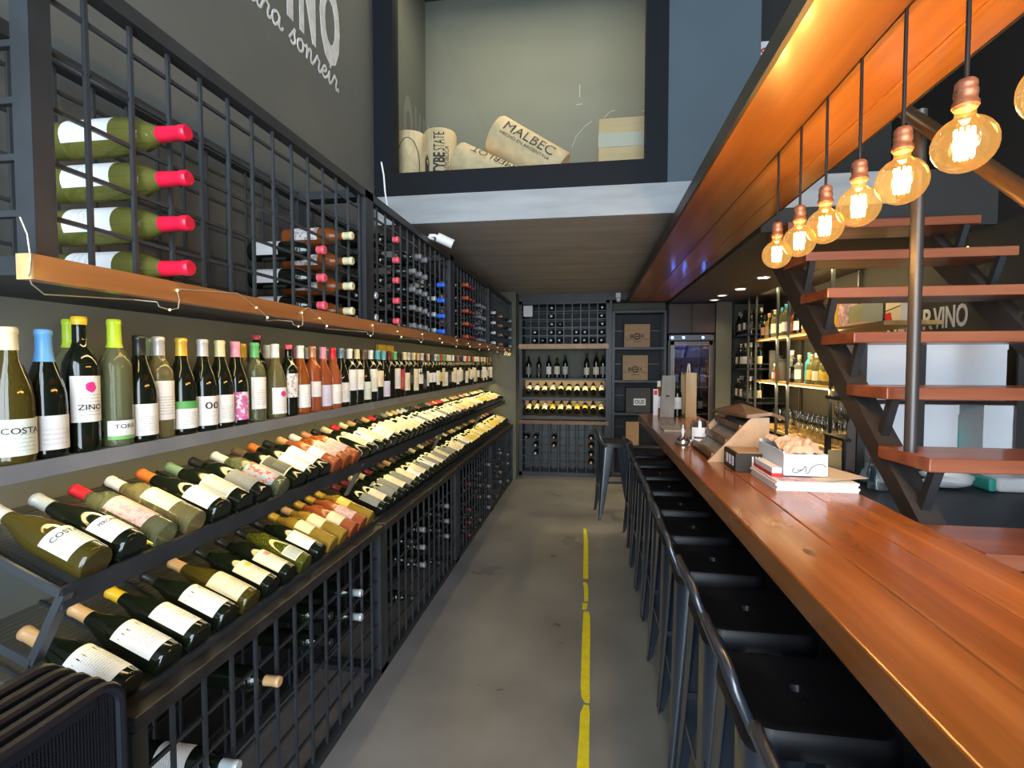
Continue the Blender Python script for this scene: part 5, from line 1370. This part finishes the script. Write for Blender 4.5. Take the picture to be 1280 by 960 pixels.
# ---------------------------------------------------------------- lights
def light(name, kind, loc, energy, col, rot=(0, 0, 0), **k):
    l = D.lights.new(name, kind); l.energy = energy; l.color = col
    for a, v in k.items(): setattr(l, a, v)
    o = D.objects.new(name, l); C.objects.link(o); o.location = loc; o.rotation_euler = rot
    return o
WARM = (1.0, .66, .26); WARM2 = (1.0, .74, .34)
def strip(name, loc, length, energy, col, tilt):
    o = light(name, 'AREA', loc, energy, col, (0, tilt, 0), shape='RECTANGLE', size=.02, size_y=length); return o
strip('plank_led', (-1.10, 3.7, 1.655), 5.4, 5, WARM2, .35)
strip('shelf_led', (-1.245, 3.7, 1.255), 5.5, 4.4, (1.0, .80, .32), -.1)
strip('tray_led', (-1.16, 3.7, .985), 5.5, 4.0, (1.0, .80, .32), -.1)
for zz in (1.255, 1.0): light('back_tray_led', 'AREA', (-.35, 6.855, zz), 1.3, (1.0, .74, .26), (.3, 0, 0), shape='RECTANGLE', size=1.05, size_y=.02)
for z, a, b in ((1.75, 4.3, 6.2), (1.285, 4.3, 6.2), (2.27, 4.0, 6.2)):
    light('back_bar_led', 'AREA', (1.865, (a + b) / 2, z), 8, (1.0, .74, .34), (0, -.55, 0), shape='RECTANGLE', size=.02, size_y=b - a)
for i, y in enumerate(BY): light('bulb_glow', 'POINT', (.70, y, 1.918), 3.7, (1.0, .60, .24), shadow_soft_size=.02)
for x, y, e in ((1.55, 4.98, 42), (1.55, 5.70, 42), (1.49, 6.2, 4), (1.5, 6.62, 4)):
    light('downlight_beam', 'SPOT', (x, y, 2.275), e, (1.0, .8, .5), (0, 0, 0), spot_size=2.0, spot_blend=.6, shadow_soft_size=.04)
light('display_window_lamp', 'AREA', (-.45, 3.52, 4.5), 17, (1.0, .88, .62), (0, 0, 0), shape='RECTANGLE', size=1.4, size_y=.2)
light('fridge_lamp', 'AREA', (1.29, 6.96, 1.78), 4, (.15, .22, 1.0), (0, 0, 0), shape='RECTANGLE', size=.4, size_y=.04)
light('aisle_floor_fill', 'SPOT', (-.3, 5.6, 2.40), 22, (1.0, .78, .48), (0, 0, 0), spot_size=1.5, spot_blend=.8, shadow_soft_size=.05)  # unseen spot without a fixture, added to warm the far aisle floor
# daylight from the street
w = D.worlds.new('street_daylight'); bpy.context.scene.world = w; w.use_nodes = True
bg = w.node_tree.nodes['Background']; bg.inputs[0].default_value = (.76, .88, 1.0, 1); bg.inputs[1].default_value = 7.0
po = light('shopfront_portal', 'AREA', ((XL + XR) / 2, YF + .12, 2.2), 1, (1, 1, 1), (PI / 2, 0, 0), shape='RECTANGLE', size=XR - XL, size_y=4.3)
po.data.cycles.is_portal = True

# ---------------------------------------------------------------- camera
cd = D.cameras.new('camera'); co = D.objects.new('camera', cd); C.objects.link(co)
cd.sensor_width = 36; cd.lens = 18.0; cd.clip_start = .02
Rw = ((0.98849584, 0.00590363, -0.15113281), (0.15124808, -0.03858369, 0.98774254), (0, -0.99923793, -0.03903273))
right = Vector((Rw[0][0], Rw[1][0], Rw[2][0])); down = Vector((Rw[0][1], Rw[1][1], Rw[2][1])); fwd = Vector((Rw[0][2], Rw[1][2], Rw[2][2]))
mw = Matrix((right, -down, -fwd)).transposed().to_4x4(); mw.translation = (0, 0, 1.5); co.matrix_world = mw
sc_ = bpy.context.scene; sc_.camera = co
sc_.view_settings.view_transform = 'Standard'; sc_.view_settings.look = 'None'; sc_.view_settings.gamma = 1; sc_.view_settings.use_curve_mapping = False
sc_.view_settings.exposure = .8
cy = sc_.cycles
cy.use_denoising = True; cy.max_bounces = 8; cy.transparent_max_bounces = 16; cy.transmission_bounces = 6; cy.glossy_bounces = 4; cy.diffuse_bounces = 4
cy.sample_clamp_indirect = 6; cy.caustics_reflective = False; cy.caustics_refractive = False
